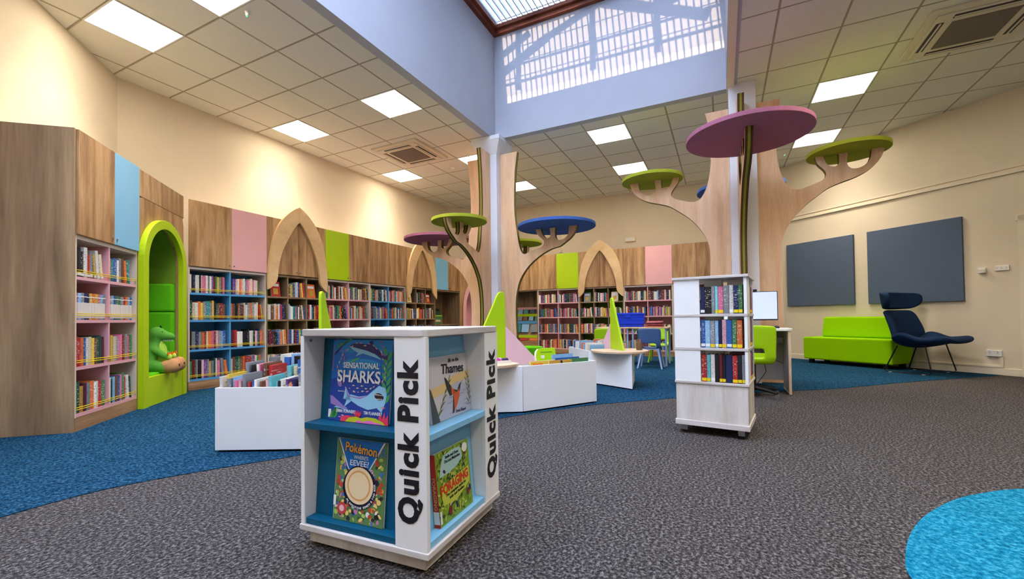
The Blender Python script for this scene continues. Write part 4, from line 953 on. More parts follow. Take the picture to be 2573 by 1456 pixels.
# foraging book
W4, H4 = .240, .250
b4 = cover_book('book', 'thick green hardback titled Foraging with red spine, lower right of the display stand', face_y(.118, .1065, radians(5.5), .024), W4, H4, .024, c('grass', (124, 158, 40)), c('redspine', (196, 52, 40)))
def forage():
    w, h = W4, H4; U = lambda L: [(a*w, b*h) for a, b in L]; g = [('a', (70, 100, 44)), ('b', (168, 190, 60)), ('c', (96, 136, 44)), ('d', (196, 204, 96)), ('e', (56, 78, 40))]
    lay = [('foliage', c('fol'+n, col), [leaf(rnd.uniform(.02, .9)*w, rnd.uniform(.02, .95)*h, .09*w, .03*h, rnd.uniform(0, 3)) for i in range(60)]) for n, col in g]
    lay.append(('sky', c('skyblue', (170, 208, 208)), [U([(.07, .66), (.12, .80), (.2, .93), (.45, .96), (.72, .95), (.78, .78), (.6, .70), (.35, .66)])]))
    lay.append(('meadow', c('yell', (196, 206, 70)), [U([(.08, .42), (.1, .52), (.5, .56), (.95, .60), (.95, .36), (.5, .22), (.12, .26)])]))
    lay.append(('figures', c('fig', (126, 42, 48)), [blob(.30*w, .14*h, .05*w, .06*h), blob(.86*w, .22*h, .045*w, .05*h), blob(.86*w, .83*h, .035*w, .04*h), blob(.22*w, .70*h, .03*w, .02*h)]))
    lay.append(('figures', c('fig2', (52, 54, 96)), [blob(.50*w, .16*h, .03*w, .05*h), blob(.93*w, .26*h, .03*w, .05*h), blob(.20*w, .72*h, .03*w, .02*h)]))
    lay.append(('faces', c('skin', (234, 196, 168)), [blob(.31*w, .225*h, .02*w, .02*h), blob(.49*w, .22*h, .018*w, .018*h), blob(.87*w, .29*h, .016*w, .016*h), blob(.94*w, .33*h, .016*w, .016*h), blob(.87*w, .88*h, .014*w, .014*h)]))
    lay.append(('round_badge', c('white', 0), [blob(.86*w, .90*h, .085*w, .07*h, 24)]))
    art(b4, lay); z = .0003+.00022*len(lay)
    text('FORAGING', .046, c('redtitle', (214, 56, 36)), Matrix.Translation((.07*w, .405*h, z)) @ Matrix.Rotation(.05, 4, 'Z'), b4, 'title', .0016, .84*w, .0002)
    text('The complete guide for', .014, c('black', 0), Matrix.Translation((.20*w, .355*h, z)) @ Matrix.Rotation(.05, 4, 'Z'), b4, 'subtitle', .0003, .62*w, .0002)
    text('kids and families', .014, c('black', 0), Matrix.Translation((.30*w, .30*h, z)) @ Matrix.Rotation(.05, 4, 'Z'), b4, 'subtitle', .0003, .45*w, .0002)
    text('Stella and Dana', .015, c('black', 0), Matrix.Translation((.26*w, .88*h, z)), b4, 'author_name', .0003, .40*w, .0002)
    text('De Luca Mulandiee', .015, c('black', 0), Matrix.Translation((.24*w, .82*h, z)), b4, 'author_name', .0003, .46*w, .0002)
    text('FORAGING', .018, c('gold', (206, 170, 110)), frame_mx((-.0016, .17, -.018), (0, -1, 0), (0, 0, 1)), b4, 'spine_title', .0003, .11, .0002)
    m = MB().box(-.0018, -.0012, .012, .055, -.0235, -.0005).build('spine_label', M['wsticker'], b4); box('spine_label', M['wsticker'], -.001, .010, .012, .055, .0033, .0036, b4)
forage()

# ------------------------------------------------------------------ revolving bookcase
SA = radians(-7.5); SO = (1.425, -5.607)
sp = thing('revolving_bookcase', 'white four-tier revolving bookcase on castors, full of paperbacks', 'bookcase', (*SO, 0), SA)
SW = .462
def spinner():
    for z0, z1, ov in ((.062, .098, .004), (.358, .375, .004), (.594, .612, .004), (.830, .848, .004), (1.094, 1.112, .012)):
        mb = MB().box(-ov, SW+ov, -ov, SW+ov, z0, z1); mb.build('tier_board', M['whitewashh'], sp, bevel=.002)
    mb = MB().box(.004, SW-.004, .004, SW-.004, .0985, .3575); mb.build('base_cabinet', M['whitewash'], sp, bevel=.001)
    for z0, z1 in ((.3755, .5935), (.6125, .8295), (.8485, 1.0935)):
        for k in range(4):
            R = Matrix.Translation((SW/2, SW/2, 0)) @ Matrix.Rotation(k*pi/2, 4, 'Z') @ Matrix.Translation((-SW/2, -SW/2, 0))
            mb = MB(); mb.mx = R; mb.box(0, .018, .292, SW, z0, z1); mb.build('side_panel', M['white'], sp)
        box('core', M['white'], .175, SW-.175, .175, SW-.175, z0, z1, sp)
    for x in (.05, SW-.05):
        for y in (.05, SW-.05):
            mb = MB(); mb.cyl((x-.012, y, .024), .023, .024, 16, axis='x', mi=0); w_ = mb.build('castor', M['black'], sp)
            mb = MB(); mb.box(x-.017, x-.013, y-.02, y+.02, .02, .0615); mb.box(x+.013, x+.017, y-.02, y+.02, .02, .0615); mb.box(x-.017, x+.017, y-.022, y+.022, .053, .0618); mb.build('fork', M['chrome'], w_)

spinner()
SM = Matrix.Translation((*SO, 0)) @ Matrix.Rotation(SA, 4, 'Z')
SF = SM @ frame_mx((0, .290, 0), (0, -1, 0), (1, 0, 0))      # x to the right as seen, y into the tier
SF = SM @ Matrix(((0, 1, 0, .004), (-1, 0, 0, .290), (0, 0, 1, 0), (0, 0, 0, 1)))
rows = [(.8485, 'top', [('navy', .028, 's'), ('black', .040, 'p'), ('grey', .022, 'p'), ('turquoise', .017, 'y'), ('pink', .032, 'y'), ('grey', .034, 'p'), ('white', .026, 's'), ('navy', .028, 'y'), ('green', .024, 'y')]),
        (.6125, 'middle', [('blue', .026, 's'), ('pale blue', .032, 's'), ('grey', .028, 'y'), ('pale blue', .021, 's'), ('navy', .021, 'y'), ('pale pink', .026, 'y'), ('blue', .033, 's'), ('green', .026, 'y'), ('orange', .032, 'y')]),
        (.3755, 'bottom', [('red', .033, 'y'), ('turquoise', .023, 'y'), ('white', .026, 's'), ('black', .026, 'p'), ('dark red', .018, 'y'), ('black', .019, 'y'), ('navy', .040, 'p'), ('red', .030, 'y'), ('black', .024, 'y'), ('grey', .025, 'y')])]
for z, rn, bs in rows:
    x = .003
    for k, (cn, w, kk) in enumerate(bs):
        h = random.uniform(.186, .196)
        put_book(SF @ Matrix.Translation((x, random.uniform(0, .006), z+.0008)), w, .13, h, cn, {'s': 'stickered', 'p': 'plain', 'y': 'yellow'}[kk],
                 '%s paperback, %s from left on the %s tier of the revolving bookcase' % (cn, ORD[k], rn), 'paperbacks in the revolving bookcase')
        x += w+.0012

SG = SM @ Matrix(((1, 0, 0, .172), (0, 1, 0, .004), (0, 0, 1, 0), (0, 0, 0, 1)))
for z, rn in ((.8485, 'top'), (.6125, 'middle'), (.3755, 'bottom')):
    x = .004
    for k in range(9):
        cn = random.choice(['purple', 'pink', 'navy', 'white', 'red', 'grey', 'blue', 'black']); w = random.uniform(.024, .030)
        if x+w > .284: break
        put_book(SG @ Matrix.Translation((x-.0, 0, z+.0008)), w, .13, random.uniform(.186, .196), cn, 'yellow', '%s paperback, %s from left, %s tier, right-hand side of the revolving bookcase' % (cn, ORD[k], rn), 'paperbacks on the side of the revolving bookcase')
        x += w+.0012

# ------------------------------------------------------------------ low book bins with sail-shaped boards
def book_bin(name, label, jc, ang, L=.91, hw=.30, table=True):
    """local origin at the junction of box and wedge; +x along the box, -x along the wedge"""
    t = thing(name, label, 'book bin', (*jc, 0), radians(ang), 'low white book bins with lime sails')
    H = .412; wl = .62; th = .016
    mb = MB()
    mb.box(0, L, -hw, -hw+th, .018, H); mb.box(0, L, hw-th, hw, .018, H); mb.box(L-th, L, -hw+th, hw-th, .018, H); mb.box(-.008, .008, -hw+th, hw-th, .018, H)
    mb.box(.008, L-th, -hw+th, hw-th, .13, .146); mb.build('box', M['white'], t)
    mb = MB(); mb.prism([(-.0085, -hw), (-.0085, hw), (-wl, 0)], lambda a, b, s: (a, b, s), .018, H); mb.build('wedge_base', M['white'], t)
    mb = MB(); mb.prism([(.03, -hw+.03), (L-.03, -hw+.03), (L-.03, hw-.03), (.03, hw-.03)], lambda a, b, s: (a, b, s), 0, .0175); mb.build('plinth', M['black'], t)
    box('centre_divider', M['white'], .009, L-th-.001, -.007, .007, .147, H-.02, t)
    if table:
        top = [(-.25+.37*cos(a), .335*sin(a)) for a in [2*pi*i/48 for i in range(48)]]
        top = [(min(a, .0), b) for a, b in top]
        mb = MB(); mb.prism(top, lambda a, b, s: (a, b, s), H+.0005, H+.0245, 0, 1); mb.build('table_top', [M['whitewash'] if False else M['plytop'], M['plytop']], t, bevel=.003)
    z0 = H+.0248 if table else H
    sail = smooth_poly([(-.40, z0), (-.21, .80), (-.115, .985), (-.085, 1.05), (-.06, 1.078), (-.03, 1.085), (-.008, 1.07), (.0, 1.03)], 3)+[(.0, z0)]
    mb = MB(); mb.prism(sail, lambda a, b, s: (a, s, b), -.012, .012); mb.build('lime_sail', M['limefin'], t, bevel=.003)
    mb = MB(); mb.prism([(.002, H-.019), (.002, .752), (.012, .755), (.36, .43), (.36, H-.019)], lambda a, b, s: (a, s, b), -.010, .010); mb.build('pink_sail', M['pinkfin'], t, bevel=.002)
    return t
J1 = (-.24+.46*.3+.888*.91, -2.57-.888*.3+.46*.91)
bA, aA = J1, math.degrees(math.atan2(-.46, -.888))
book_bin('book_bin', 'low white book bin at left, packed with picture books, behind the display stand', bA, aA)
J2 = (1.719+.05, -3.607-.03); aB = math.degrees(math.atan2(-.533, .846))
book_bin('book_bin', 'low white book bin in the centre with a pink and a tall lime sail', J2, aB, L=.86)
J3 = (3.714, -4.188); aC = 34
book_bin('book_bin', 'low white book bin nearest the school table, with an oval birch table top', J3, aC)
def bin_mx(j, a): return Matrix.Translation((*j, 0)) @ Matrix.Rotation(radians(a), 4, 'Z')
# left bin: spines to the camera end (local x = L), slabs parallel to the axis
mA = bin_mx(bA, aA)
colsA = ['white', 'yellow', 'grey', 'pale blue', 'pink', 'pale pink', 'grey', 'red', 'blue', 'white', 'brown', 'orange', 'pale pink', 'turquoise', 'turquoise', 'black', 'white', 'purple', 'white', 'orange', 'navy', 'orange', 'grey', 'maroon', 'white', 'turquoise', 'lime green']
def binrow(mx, xs, y0, y1, cols, zb, hr, where, group, dd, wr, flip=True):
    y = y0; k = 0; step = 1 if y1 > y0 else -1
    while k < len(cols):
        w = random.uniform(*wr)
        if (y+step*w-y1)*step > 0: break
        # book frame: thickness along local y, depth along -x (spine faces +x)
        B = mx @ Matrix.Translation((xs+random.uniform(-.02, .01), y if step > 0 else y, zb)) @ Matrix.Rotation(pi/2, 4, 'Z') @ Matrix.Rotation(radians(random.uniform(-3, 3)), 4, 'Y')
        if step < 0: B = B @ Matrix.Translation((-w, 0, 0))
        put_book(B, w, dd*random.uniform(.85, 1), random.uniform(*hr), cols[k], 'plain', '%s picture book, %s from left, %s' % (cols[k], ORD[min(k, 23)], where), group, True)
        y += step*(w+.0025); k += 1
# local y of the left bin: as seen from the camera its left is +y? (x axis points to the camera)
binrow(mA, .885, -.275, -.012, colsA[:12], .148, (.29, .345), 'front row, left half of left bin', 'picture books in the left bin', .22, (.014, .026))
binrow(mA, .885, .012, .275, colsA[12:], .148, (.29, .345), 'front row, right half of left bin', 'picture books in the left bin', .22, (.014, .026))
binrow(mA, .60, -.275, -.012, ['grey', 'black', 'pink', 'white', 'brown', 'red'], .148, (.36, .40), 'middle row, left half of left bin', 'picture books in the left bin', .24, (.02, .045))
binrow(mA, .60, .012, .275, ['turquoise', 'cream', 'pale blue', 'blue', 'white', 'grey', 'purple'], .148, (.36, .41), 'middle row, right half of left bin', 'picture books in the left bin', .24, (.02, .035))
binrow(mA, .30, -.275, .275, ['grey', 'white', 'blue', 'pale blue', 'black', 'cream', 'red', 'teal', 'white'], .148, (.39, .43), 'back row of the left bin', 'picture books in the left bin', .22, (.03, .06))
# centre bin: board books with their covers towards the camera, barely above the rim
mB = bin_mx(J2, aB)
def facing(mx, x, y, z, w, h, th, lean, cn, label, group, name='book', rot=0):
    m = mx @ Matrix.Translation((x, y, z)) @ Matrix.Rotation(radians(rot), 4, 'Z') @ Matrix.Rotation(radians(lean), 4, 'X')
    t = empty(name, (0, 0, 0)); t.matrix_world = m; tag(t, label, 'book', group)
    box('cover', colmat('cover_'+cn, PAL[cn], .35), 0, w, 0, .002, 0, h, t, bevel=.001); box('back_cover', colmat('cover_'+cn, 0, .35) if 'cover_'+cn in M else M['white'], 0, w, th-.002, th, 0, h, t); box('pages', M['pages'], .003, w-.003, .0021, th-.0021, .003, h-.003, t)
    return t
o = facing(mB, .12, -.262, .148, .24, .292, .02, -4, 'yellow', 'yellow board book lettered W at the left of the centre bin', 'board books in the centre bin')
text('Wonder', .03, M['orange'], frame_mx((.02, -.0012, .258), (1, 0, 0), (0, 0, 1)), o, 'title', .001, .12)
o = facing(mB, .32, -.272, .148, .27, .290, .03, -3, 'mustard', 'deep yellow board book with a black figure in the centre bin', 'board books in the centre bin')
text('3', .05, M['black'], frame_mx((.13, -.0012, .25), (1, 0, 0), (0, 0, 1)), o, 'figure', .004, None)
facing(mB, .16, -.20, .148, .30, .29, .015, -6, 'cream', 'cream picture book behind the yellow one in the centre bin', 'board books in the centre bin')
facing(mB, .47, -.16, .148, .26, .335, .012, -10, 'pale blue', 'pale blue picture book standing tall in the centre bin', 'board books in the centre bin')
facing(mB, .45, -.21, .148, .30, .305, .012, -6, 'blue', 'dark blue book below the pale blue one in the centre bin', 'board books in the centre bin')
facing(mB, .57, -.262, .148, .24, .295, .02, -4, 'green', 'green picture book at the right of the centre bin', 'board books in the centre bin')
facing(mB, .30, .03, .148, .27, .31, .012, -8, 'orange', 'orange book in the rear half of the centre bin', 'board books in the centre bin')
# lime carrying-case book with a rounded handle
hb = empty('carry_case_book', (0, 0, 0)); hb.matrix_world = mB @ Matrix.Translation((.33, -.10, .148)) @ Matrix.Rotation(radians(-12), 4, 'X'); tag(hb, 'lime green handled case book standing up in the centre bin', 'book', 'board books in the centre bin')
rr = [(0, 0), (0, .33), (.012, .37), (.04, .395), (.08, .40), (.235, .40), (.245, .39), (.245, 0)]
mb = MB(); mb.prism(rr, lambda a, b, s: (a, s, b), 0, .03, 0, 1); mb.build('case', [M['limeplastic'], M['wplastic']], hb, bevel=.002)
box('white_panel', M['wplastic'], .06, .10, -.001, -.0003, .30, .33, hb); box('title_strip', colmat('stripe_green', (60, 130, 40)), .06, .20, -.001, -.0003, .355, .362, hb)
# things on the centre bin's table top
ty = thing('toy_tray', 'white craft tray with coloured pom-poms on the centre bin', 'tray', tuple(mB @ Vector((-.16, -.10, .4375))), radians(aB))
mb = MB(); mb.box(-.12, .12, -.07, .07, 0, .006); mb.box(-.12, .12, -.07, -.064, .006, .022); mb.box(-.12, .12, .064, .07, .006, .022); mb.box(-.12, -.114, -.064, .064, .006, .022); mb.box(.114, .12, -.064, .064, .006, .022); mb.build('tray', M['wplastic'], ty)
for i, (x, y, cl) in enumerate(((-.07, .03, (40, 150, 90)), (-.035, .0, (60, 60, 170)), (.0, .03, (70, 50, 150)), (.03, .01, (214, 50, 150)), (-.09, -.02, (150, 90, 160)), (.07, -.02, (80, 50, 110)), (.06, .03, (200, 160, 190)), (.095, -.03, (60, 40, 90)))):
    MB().ball((x, y, .024), .018, 12).build('pompom', colmat('pompom%d' % i, cl, .8), ty, smooth=True)
gl = MB(); gl.tube([(-.10+.02*cos(a), -.072, .028+.014*sin(a)) for a in [2*pi*i/12 for i in range(13)]], .003, 5); gl.tube([(-.05+.02*cos(a), -.072, .028+.014*sin(a)) for a in [2*pi*i/12 for i in range(13)]], .003, 5); gl.build('toy_glasses', M['black'], ty)
# bin by the table: pale sleeved comics
mC = bin_mx(J3, aC)
colsC = ['pale blue', 'white', 'cream', 'blue', 'white', 'pale pink', 'pale blue', 'grey', 'orange', 'white', 'pale blue', 'teal', 'white']
def edgebook(mx, x, y, h, wd, cn, label, group, lean):
    m = mx @ Matrix.Translation((x, y, .148)) @ Matrix.Rotation(radians(-90), 4, 'Z') @ Matrix.Rotation(radians(lean), 4, 'X')
    t = empty('book', (0, 0, 0)); t.matrix_world = m; tag(t, label, 'book', group)
    box('cover', colmat('cover_'+cn, PAL[cn], .35), 0, wd, 0, .0015, 0, h, t); box('back_cover', M['wplastic'], 0, wd, .0095, .011, 0, h, t); box('pages', M['pages'], .002, wd-.002, .0016, .0094, .002, h-.002, t)
for r, (y, nn, hh) in enumerate(((.275, 9, .345), (-.02, 9, .36))):
    for k in range(nn):
        cn = colsC[(k*2+r*5) % 13]
        edgebook(mC, .075+.088*k, y, hh+random.uniform(-.015, .03), random.uniform(.19, .24), cn, '%s sleeved comic, %s from the sail in the %s row of the far bin' % (cn, ORD[k], ('near', 'rear')[r]), 'sleeved comics in the bin by the table', 8)
pp = thing('pencil_pot', 'small brown pencil pot behind the lime sail of the far bin', 'pot', tuple(mC @ Vector((-.34, -.22, .4375)))); mb = MB(); mb.cyl((0, 0, 0), .035, .09, 20); mb.build('pot', M['brownside'], pp); 
mb = MB(); [mb.tube([(.01*cos(a), .01*sin(a), .05), (.02*cos(a), .02*sin(a), .13)], .003, 5) for a in (0, 2, 4)]; mb.build('pencils', M['orange'], pp)

# ------------------------------------------------------------------ plush dinosaur in the nook
def meta_mesh(name, balls, mat, parent, res=.012):
    """one continuous surface grown from overlapping ellipsoids"""
    mbd = bpy.data.metaballs.new(name); mbd.resolution = res; mbd.render_resolution = res; mbd.threshold = .3
    mo = bpy.data.objects.new(name, mbd); COL.objects.link(mo)
    for (x, y, z, r) in balls:
        e = mbd.elements.new(); e.co = (x, y, z); e.radius = r*1.5
    dg = bpy.context.evaluated_depsgraph_get(); dg.update()
    me = bpy.data.meshes.new_from_object(mo.evaluated_get(dg)); bpy.data.objects.remove(mo)
    me.materials.clear(); me.materials.append(mat)
    for p in me.polygons: p.use_smooth = True; p.material_index = 0
    o = bpy.data.objects.new(name, me); COL.objects.link(o); o.parent = parent
    return o
def chain(a, b, ra, rb, n=6):
    return [(a[0]+(b[0]-a[0])*i/(n-1), a[1]+(b[1]-a[1])*i/(n-1), a[2]+(b[2]-a[2])*i/(n-1), ra+(rb-ra)*i/(n-1)) for i in range(n)]
dn = thing('plush_dinosaur', 'green plush dinosaur sitting in the lime reading nook, big tan feet forward', 'toy', tuple(Matrix(umx(NK, A1)) @ Vector((.58, .10, .305))), radians(-38)); dn.scale = (1.08, 1.08, 1.08)
# local +x = the way it faces
B_ = []
B_ += chain((-.06, 0, .07), (-.02, 0, .20), .085, .075) + chain((-.02, 0, .20), (.0, 0, .31), .07, .045) + chain((.0, 0, .31), (.01, 0, .37), .045, .052)
B_ += chain((.01, 0, .375), (.13, 0, .345), .055, .034) + [(.02, 0, .39, .056)]
B_ += chain((-.04, .07, .06), (.10, .11, .045), .06, .045) + chain((-.04, -.07, .06), (.10, -.11, .045), .06, .045)
B_ += chain((.0, .05, .22), (.07, .09, .18), .034, .026) + chain((.07, .09, .18), (.12, .085, .14), .026, .022)
B_ += chain((.0, -.05, .22), (.07, -.09, .18), .034, .026) + chain((.07, -.09, .18), (.12, -.085, .14), .026, .022)
B_ += chain((-.08, .02, .06), (-.20, .12, .05), .06, .03) + chain((-.20, .12, .05), (-.17, .2, .07), .03, .018, 4)
meta_mesh('body', B_, M['dino'], dn)
meta_mesh('belly', chain((.045, 0, .10), (.045, 0, .22), .055, .045) + chain((.045, 0, .22), (.045, 0, .29), .045, .025), M['dinol'], dn)
for s in (1, -1):
    ft = meta_mesh('foot', chain((.09, .095*s, .05), (.18, .105*s, .055), .048, .058) + chain((.16, .105*s, .04), (.18, .105*s, .09), .048, .042), M['tan'], dn)
    for k in (-1, 0, 1):
        MB().ball((.228, .105*s+.030*k, .080-.012*abs(k)), .014, 10, sc=(.5, 1, 1.1)).build('toe_pad', M['edgebrown'], ft, smooth=True)
    hd = MB().ball((.135, .085*s, .145), .032, 12, sc=(.8, .8, 1)).build('hand', M['dinol'], dn, smooth=True)
    mb = MB(); [mb.cyl((.14+.012*k, .085*s+.018*k, .168), .010, .03, 8, r2=.002) for k in (-1, 0, 1)]; mb.build('claws', M['orange'], hd)
    MB().ball((.065, .036*s, .395), .011, 10).build('eye', M['black'], dn, smooth=True)
mb = MB()
for s in (1, -1):
    for k in range(5): mb.cyl((.075+.016*k, .024*s-.002*k*s, .316), .007, -.018, 6, r2=.001)
mb.build('teeth', M['wplastic'], dn)
mb = MB()
for i in range(11):
    t_ = i/10; x = .045-.14*t_; z_ = .43-.20*t_+.0*t_; x2, z2 = (.03, .432) if i == 0 else (x, z_)
    mb.cyl((x, 0, z_-.01), .022, .042, 6, r2=.002)
mb.build('back_spikes', M['dinod'], dn)

# ------------------------------------------------------------------ generic seats
def loft(stations, ny=9, thick=.012, hole=None):
    """stations: (x, z, halfwidth, curl_up, curl_forward); returns MB grid in local x (front), y, z"""
    mb = MB(); P = []; F = []
    for (x, z, w, cu, cf) in stations:
        for j in range(ny):
            t = -1+2*j/(ny-1); k = abs(t)**2.6
            P.append((x+cf*k, w*t, z+cu*k))
    for i in range(len(stations)-1):
        for j in range(ny-1):
            if hole and hole(i, j): continue
            F.append((i*ny+j, i*ny+j+1, (i+1)*ny+j+1, (i+1)*ny+j))
    mb.add(P, F); return mb
# ---- navy lounge chair
LC = thing('lounge_chair', 'navy wingback lounge chair on a black sled base beside the lime sofa', 'chair', (6.31, -7.97, 0), RA)
st = [(.43, .43, .24, .02, 0), (.42, .475, .33, .01, 0), (.36, .50, .38, .0, 0), (.26, .465, .40, .015, 0), (.15, .42, .41, .06, 0), (.04, .395, .41, .15, 0), (-.04, .388, .405, .19, 0), (-.12, .39, .39, .17, .01),
      (-.20, .42, .37, .10, .05), (-.225, .50, .36, .03, .11), (-.25, .60, .36, .0, .13), (-.285, .72, .35, 0, .12), (-.315, .84, .34, 0, .10), (-.335, .895, .30, -.01, .06)]
sh = loft(st, 11).build('shell', M['navyfab'], LC, smooth=True, solid=.075, subsurf=2)
hr = [(-.325, .905, .30, .01, .06), (-.335, .94, .38, .01, .14), (-.35, 1.0, .42, .01, .19), (-.36, 1.08, .43, .005, .20), (-.365, 1.14, .42, -.01, .18), (-.36, 1.165, .38, -.02, .13)]
loft(hr, 11).build('headrest', M['navyfab'], LC, smooth=True, solid=.085, subsurf=2)
for s in (-1, 1):
    mb = MB(); y = .30*s
    mb.tube([(-.16, y*.8, .385), (-.29, y, .03), (-.27, y, .012), (-.22, y, .009), (.17, y, .009), (.22, y, .012), (.24, y, .04), (.16, y*.85, .41)], .0085, 8)
    mb.build('sled_leg', M['blackm'], LC)
    mb = MB(); [mb.box(x-.018, x+.018, y-.012, y+.012, .0005, .008) for x in (-.22, .16)]; mb.build('glide', M['wplastic'], LC)
# ---- lime sofa along the right wall
p = on_rw(.69)
sf = thing('sofa', 'lime green upholstered bench sofa with a low back against the right wall', 'sofa', (p.x, p.y, 0), RA)
box('seat_block', M['limefab'], 0, 1.31, -.59, -.045, .075, .455, sf, bevel=.02)
mb = MB(); mb.prism([(-.30, .457), (-.045, .457), (-.045, .80), (-.24, .80)], lambda a, b, s: (s, a, b), .13, 1.31); mb.build('backrest', M['limefab'], sf, bevel=.025)
for x in (.1, 1.2):
    for y in (-.52, -.12): box('foot', M['black'], x-.03, x+.03, y-.03, y+.03, .0005, .0745, sf)
# ---- green stool
po = thing('pouf', 'round green upholstered stool behind the pink sail of the centre bin', 'stool', (5.62, -2.20, 0))
mb = MB(); mb.cyl((0, 0, .02), .285, .29, 40); mb.build('cushion', M['greenfab'], po, bevel=.02); MB().cyl((0, 0, .0005), .26, .0195, 32).build('base', M['black'], po)

# ------------------------------------------------------------------ school tables and chairs
def table(name, label, loc, rz, w, d, h):
    t = thing(name, label, 'table', (*loc, 0), rz, 'school tables in front of the back shelves')
    mb = MB(); mb.box(0, d, -w, 0, h-.022, h, 0); mb.build('table_top', [M['plytop']], t, bevel=.004)
    box('apron', M['greym'], .03, d-.03, -w+.03, -w+.05, h-.07, h-.023, t); box('apron', M['greym'], .03, d-.03, -.05, -.03, h-.07, h-.023, t)
    for x in (.04, d-.04):
        for y in (-.04, -w+.04): MB().cyl((x, y, .0045), .016, h-.027, 12).build('leg', M['paleblue'], t)
    return t
table('school_table', 'birch-topped school table under the royal blue crate', (5.86, -3.42), 0, .60, .60, .66)
table('school_table', 'birch-topped school table with a pile of red books, behind the blue chair', (5.86, -4.03), 0, .62, .60, .66)
def school_chair(name, label, loc, rz, shell, legm, sh=.35, top=.66):
    """local +x is the way the sitter faces"""
    t = thing(name, label, 'chair', (*loc, 0), rz, 'plastic school chairs')
    st = [(.17, sh-.035, .15, 0, 0), (.155, sh-.005, .165, 0, 0), (.10, sh, .175, .005, 0), (.02, sh-.008, .18, .012, 0), (-.08, sh-.008, .18, .016, 0), (-.135, sh+.005, .175, .01, .01), (-.16, sh+.04, .17, 0, .02),
          (-.172, sh+.075, .165, 0, .022), (-.182, sh+.12, .175, 0, .025), (-.195, sh+.19, .18, 0, .03), (-.21, top-.03, .18, 0, .03), (-.215, top, .165, -.012, .03)]
    mb = loft(st, 11, hole=lambda i, j: i in (5, 6) and 2 <= j <= 7)
    mb.build('seat_shell', shell, t, smooth=True, solid=.012, subsurf=1)
    for sx, sy in ((1, 1), (1, -1), (-1, 1), (-1, -1)):
        mb = MB(); mb.tube([(.10 if sx > 0 else -.11, .12*sy, sh-.012), (.16*sx if sx > 0 else -.20, .185*sy, .005)], [.018, .013], 8); mb.build('leg', legm, t)
    mb = MB(); mb.tube([(.10, .125, sh-.02), (-.11, .125, sh-.02), (-.11, -.125, sh-.02), (.10, -.125, sh-.02), (.10, .125, sh-.02)], .010, 6); mb.build('under_frame', legm, t)
    return t
school_chair('school_chair', 'slate blue plastic school chair with its back to the camera', (5.60, -4.41), radians(0), M['slateplastic'], M['paleblue'], .335, .655)
school_chair('school_chair', 'lime plastic school chair behind the blue one, facing the camera', (6.62, -4.42), radians(180), M['limeplastic'], M['limeplastic'], .335, .655)
school_chair('school_chair', 'lime plastic school chair behind the pink sail of the far bin', (5.62, -3.66), radians(12), M['limeplastic'], M['limeplastic'], .335, .655)
cr = thing('storage_crate', 'royal blue lidded plastic crate on the school tables', 'crate', (5.98, -3.66, .661), radians(-80))
mb = MB()
W_, D_ = .60, .36
for z0, z1, k in ((0, .05, .03), (.05, .22, .015)): mb.box(k, W_-k, k, D_-k, z0, z1)
mb.build('body', M['crate'], cr, bevel=.004)
for z in (.06, .12, .18): MB().box(.008, W_-.008, .008, D_-.008, z, z+.012).build('rib', M['crate'], cr)
mb = MB(); mb.box(0, W_, 0, D_, .22, .245); mb.box(.05, W_-.05, .05, D_-.05, .245, .252); mb.build('lid', M['crate'], cr, bevel=.004)
box('latch', M['crate'], W_/2-.05, W_/2+.05, -.008, .002, .17, .235, cr); box('latch', M['crate'], W_-.002, W_+.008, D_/2-.04, D_/2+.04, .15, .235, cr)
tag(box('paper_tag', colmat('sky_paper', (60, 170, 230)), 5.885, 5.887, -3.80, -3.72, .6615, .705), 'small sky-blue tag standing in front of the blue crate', 'tag')
z = .661
for k, cn in enumerate(['orange', 'red', 'pale pink', 'red', 'dark red', 'orange', 'pink', 'red']):
    h = .012; o = bpy.data.objects.new('book', BM['plain']); COL.objects.link(o)
    o.matrix_world = Matrix.Translation((5.905+.01*(k % 3), -4.29-.015*(k % 2), z+h)) @ Matrix.Rotation(radians(-90+4*(k % 3)), 4, 'Z') @ Matrix.Rotation(radians(90), 4, 'Y') @ Matrix.Diagonal((h, .30, .26, 1)); o.color = lin(PAL[cn]); z += h+.0008
    tag(o, '%s flat book, %s from the bottom of the pile on the school table' % (cn, ORD[k]), 'book', 'pile of books on the school table'); COUNT[0] += 1

# ------------------------------------------------------------------ computer desk by the right tree
dk = thing('desk', 'small white-topped computer desk with pale end panel by the right tree', 'desk', (3.52, -5.02, 0))
DW, DD, DH = 1.075, .50, .695
mb = MB(); mb.prism(smooth_poly([(0, 0), (0, -DW+.05), (.05, -DW-.02), (DD, -DW-.02)], 3)+[(DD, 0)], lambda a, b, s: (a, b, s), DH-.026, DH); mb.build('desk_top', M['wplastic'], dk, bevel=.004)
box('end_panel', M['plytop'], .02, DD-.01, -DW, -DW+.022, .0045, DH-.0265, dk); box('end_panel', M['plytop'], .02, DD-.01, -.024, -.002, .0045, DH-.0265, dk)
box('inner_lining', M['mgrey'], .022, DD-.04, -DW+.0225, -DW+.026, .03, DH-.03, dk)
box('modesty_panel', M['mgrey'], DD-.06, DD-.04, -DW+.028, -.03, .10, DH-.03, dk)
box('cable_tray', M['greym'], DD-.12, DD-.065, -DW+.03, -.05, DH-.17, DH-.11, dk)
mb = MB(); mb.tube([(DD-.14, -DW+.12, DH-.03), (DD-.15, -DW+.10, DH-.12), (DD-.14, -DW+.16, DH-.25), (DD-.14, -DW+.35, DH-.22), (DD-.13, -DW+.5, DH-.27)], .005, 6); mb.tube([(DD-.1, -DW+.3, .03), (DD-.12, -DW+.2, .2), (DD-.1, -DW+.25, DH-.2)], .004, 6); mb.build('cable', M['black'], dk)
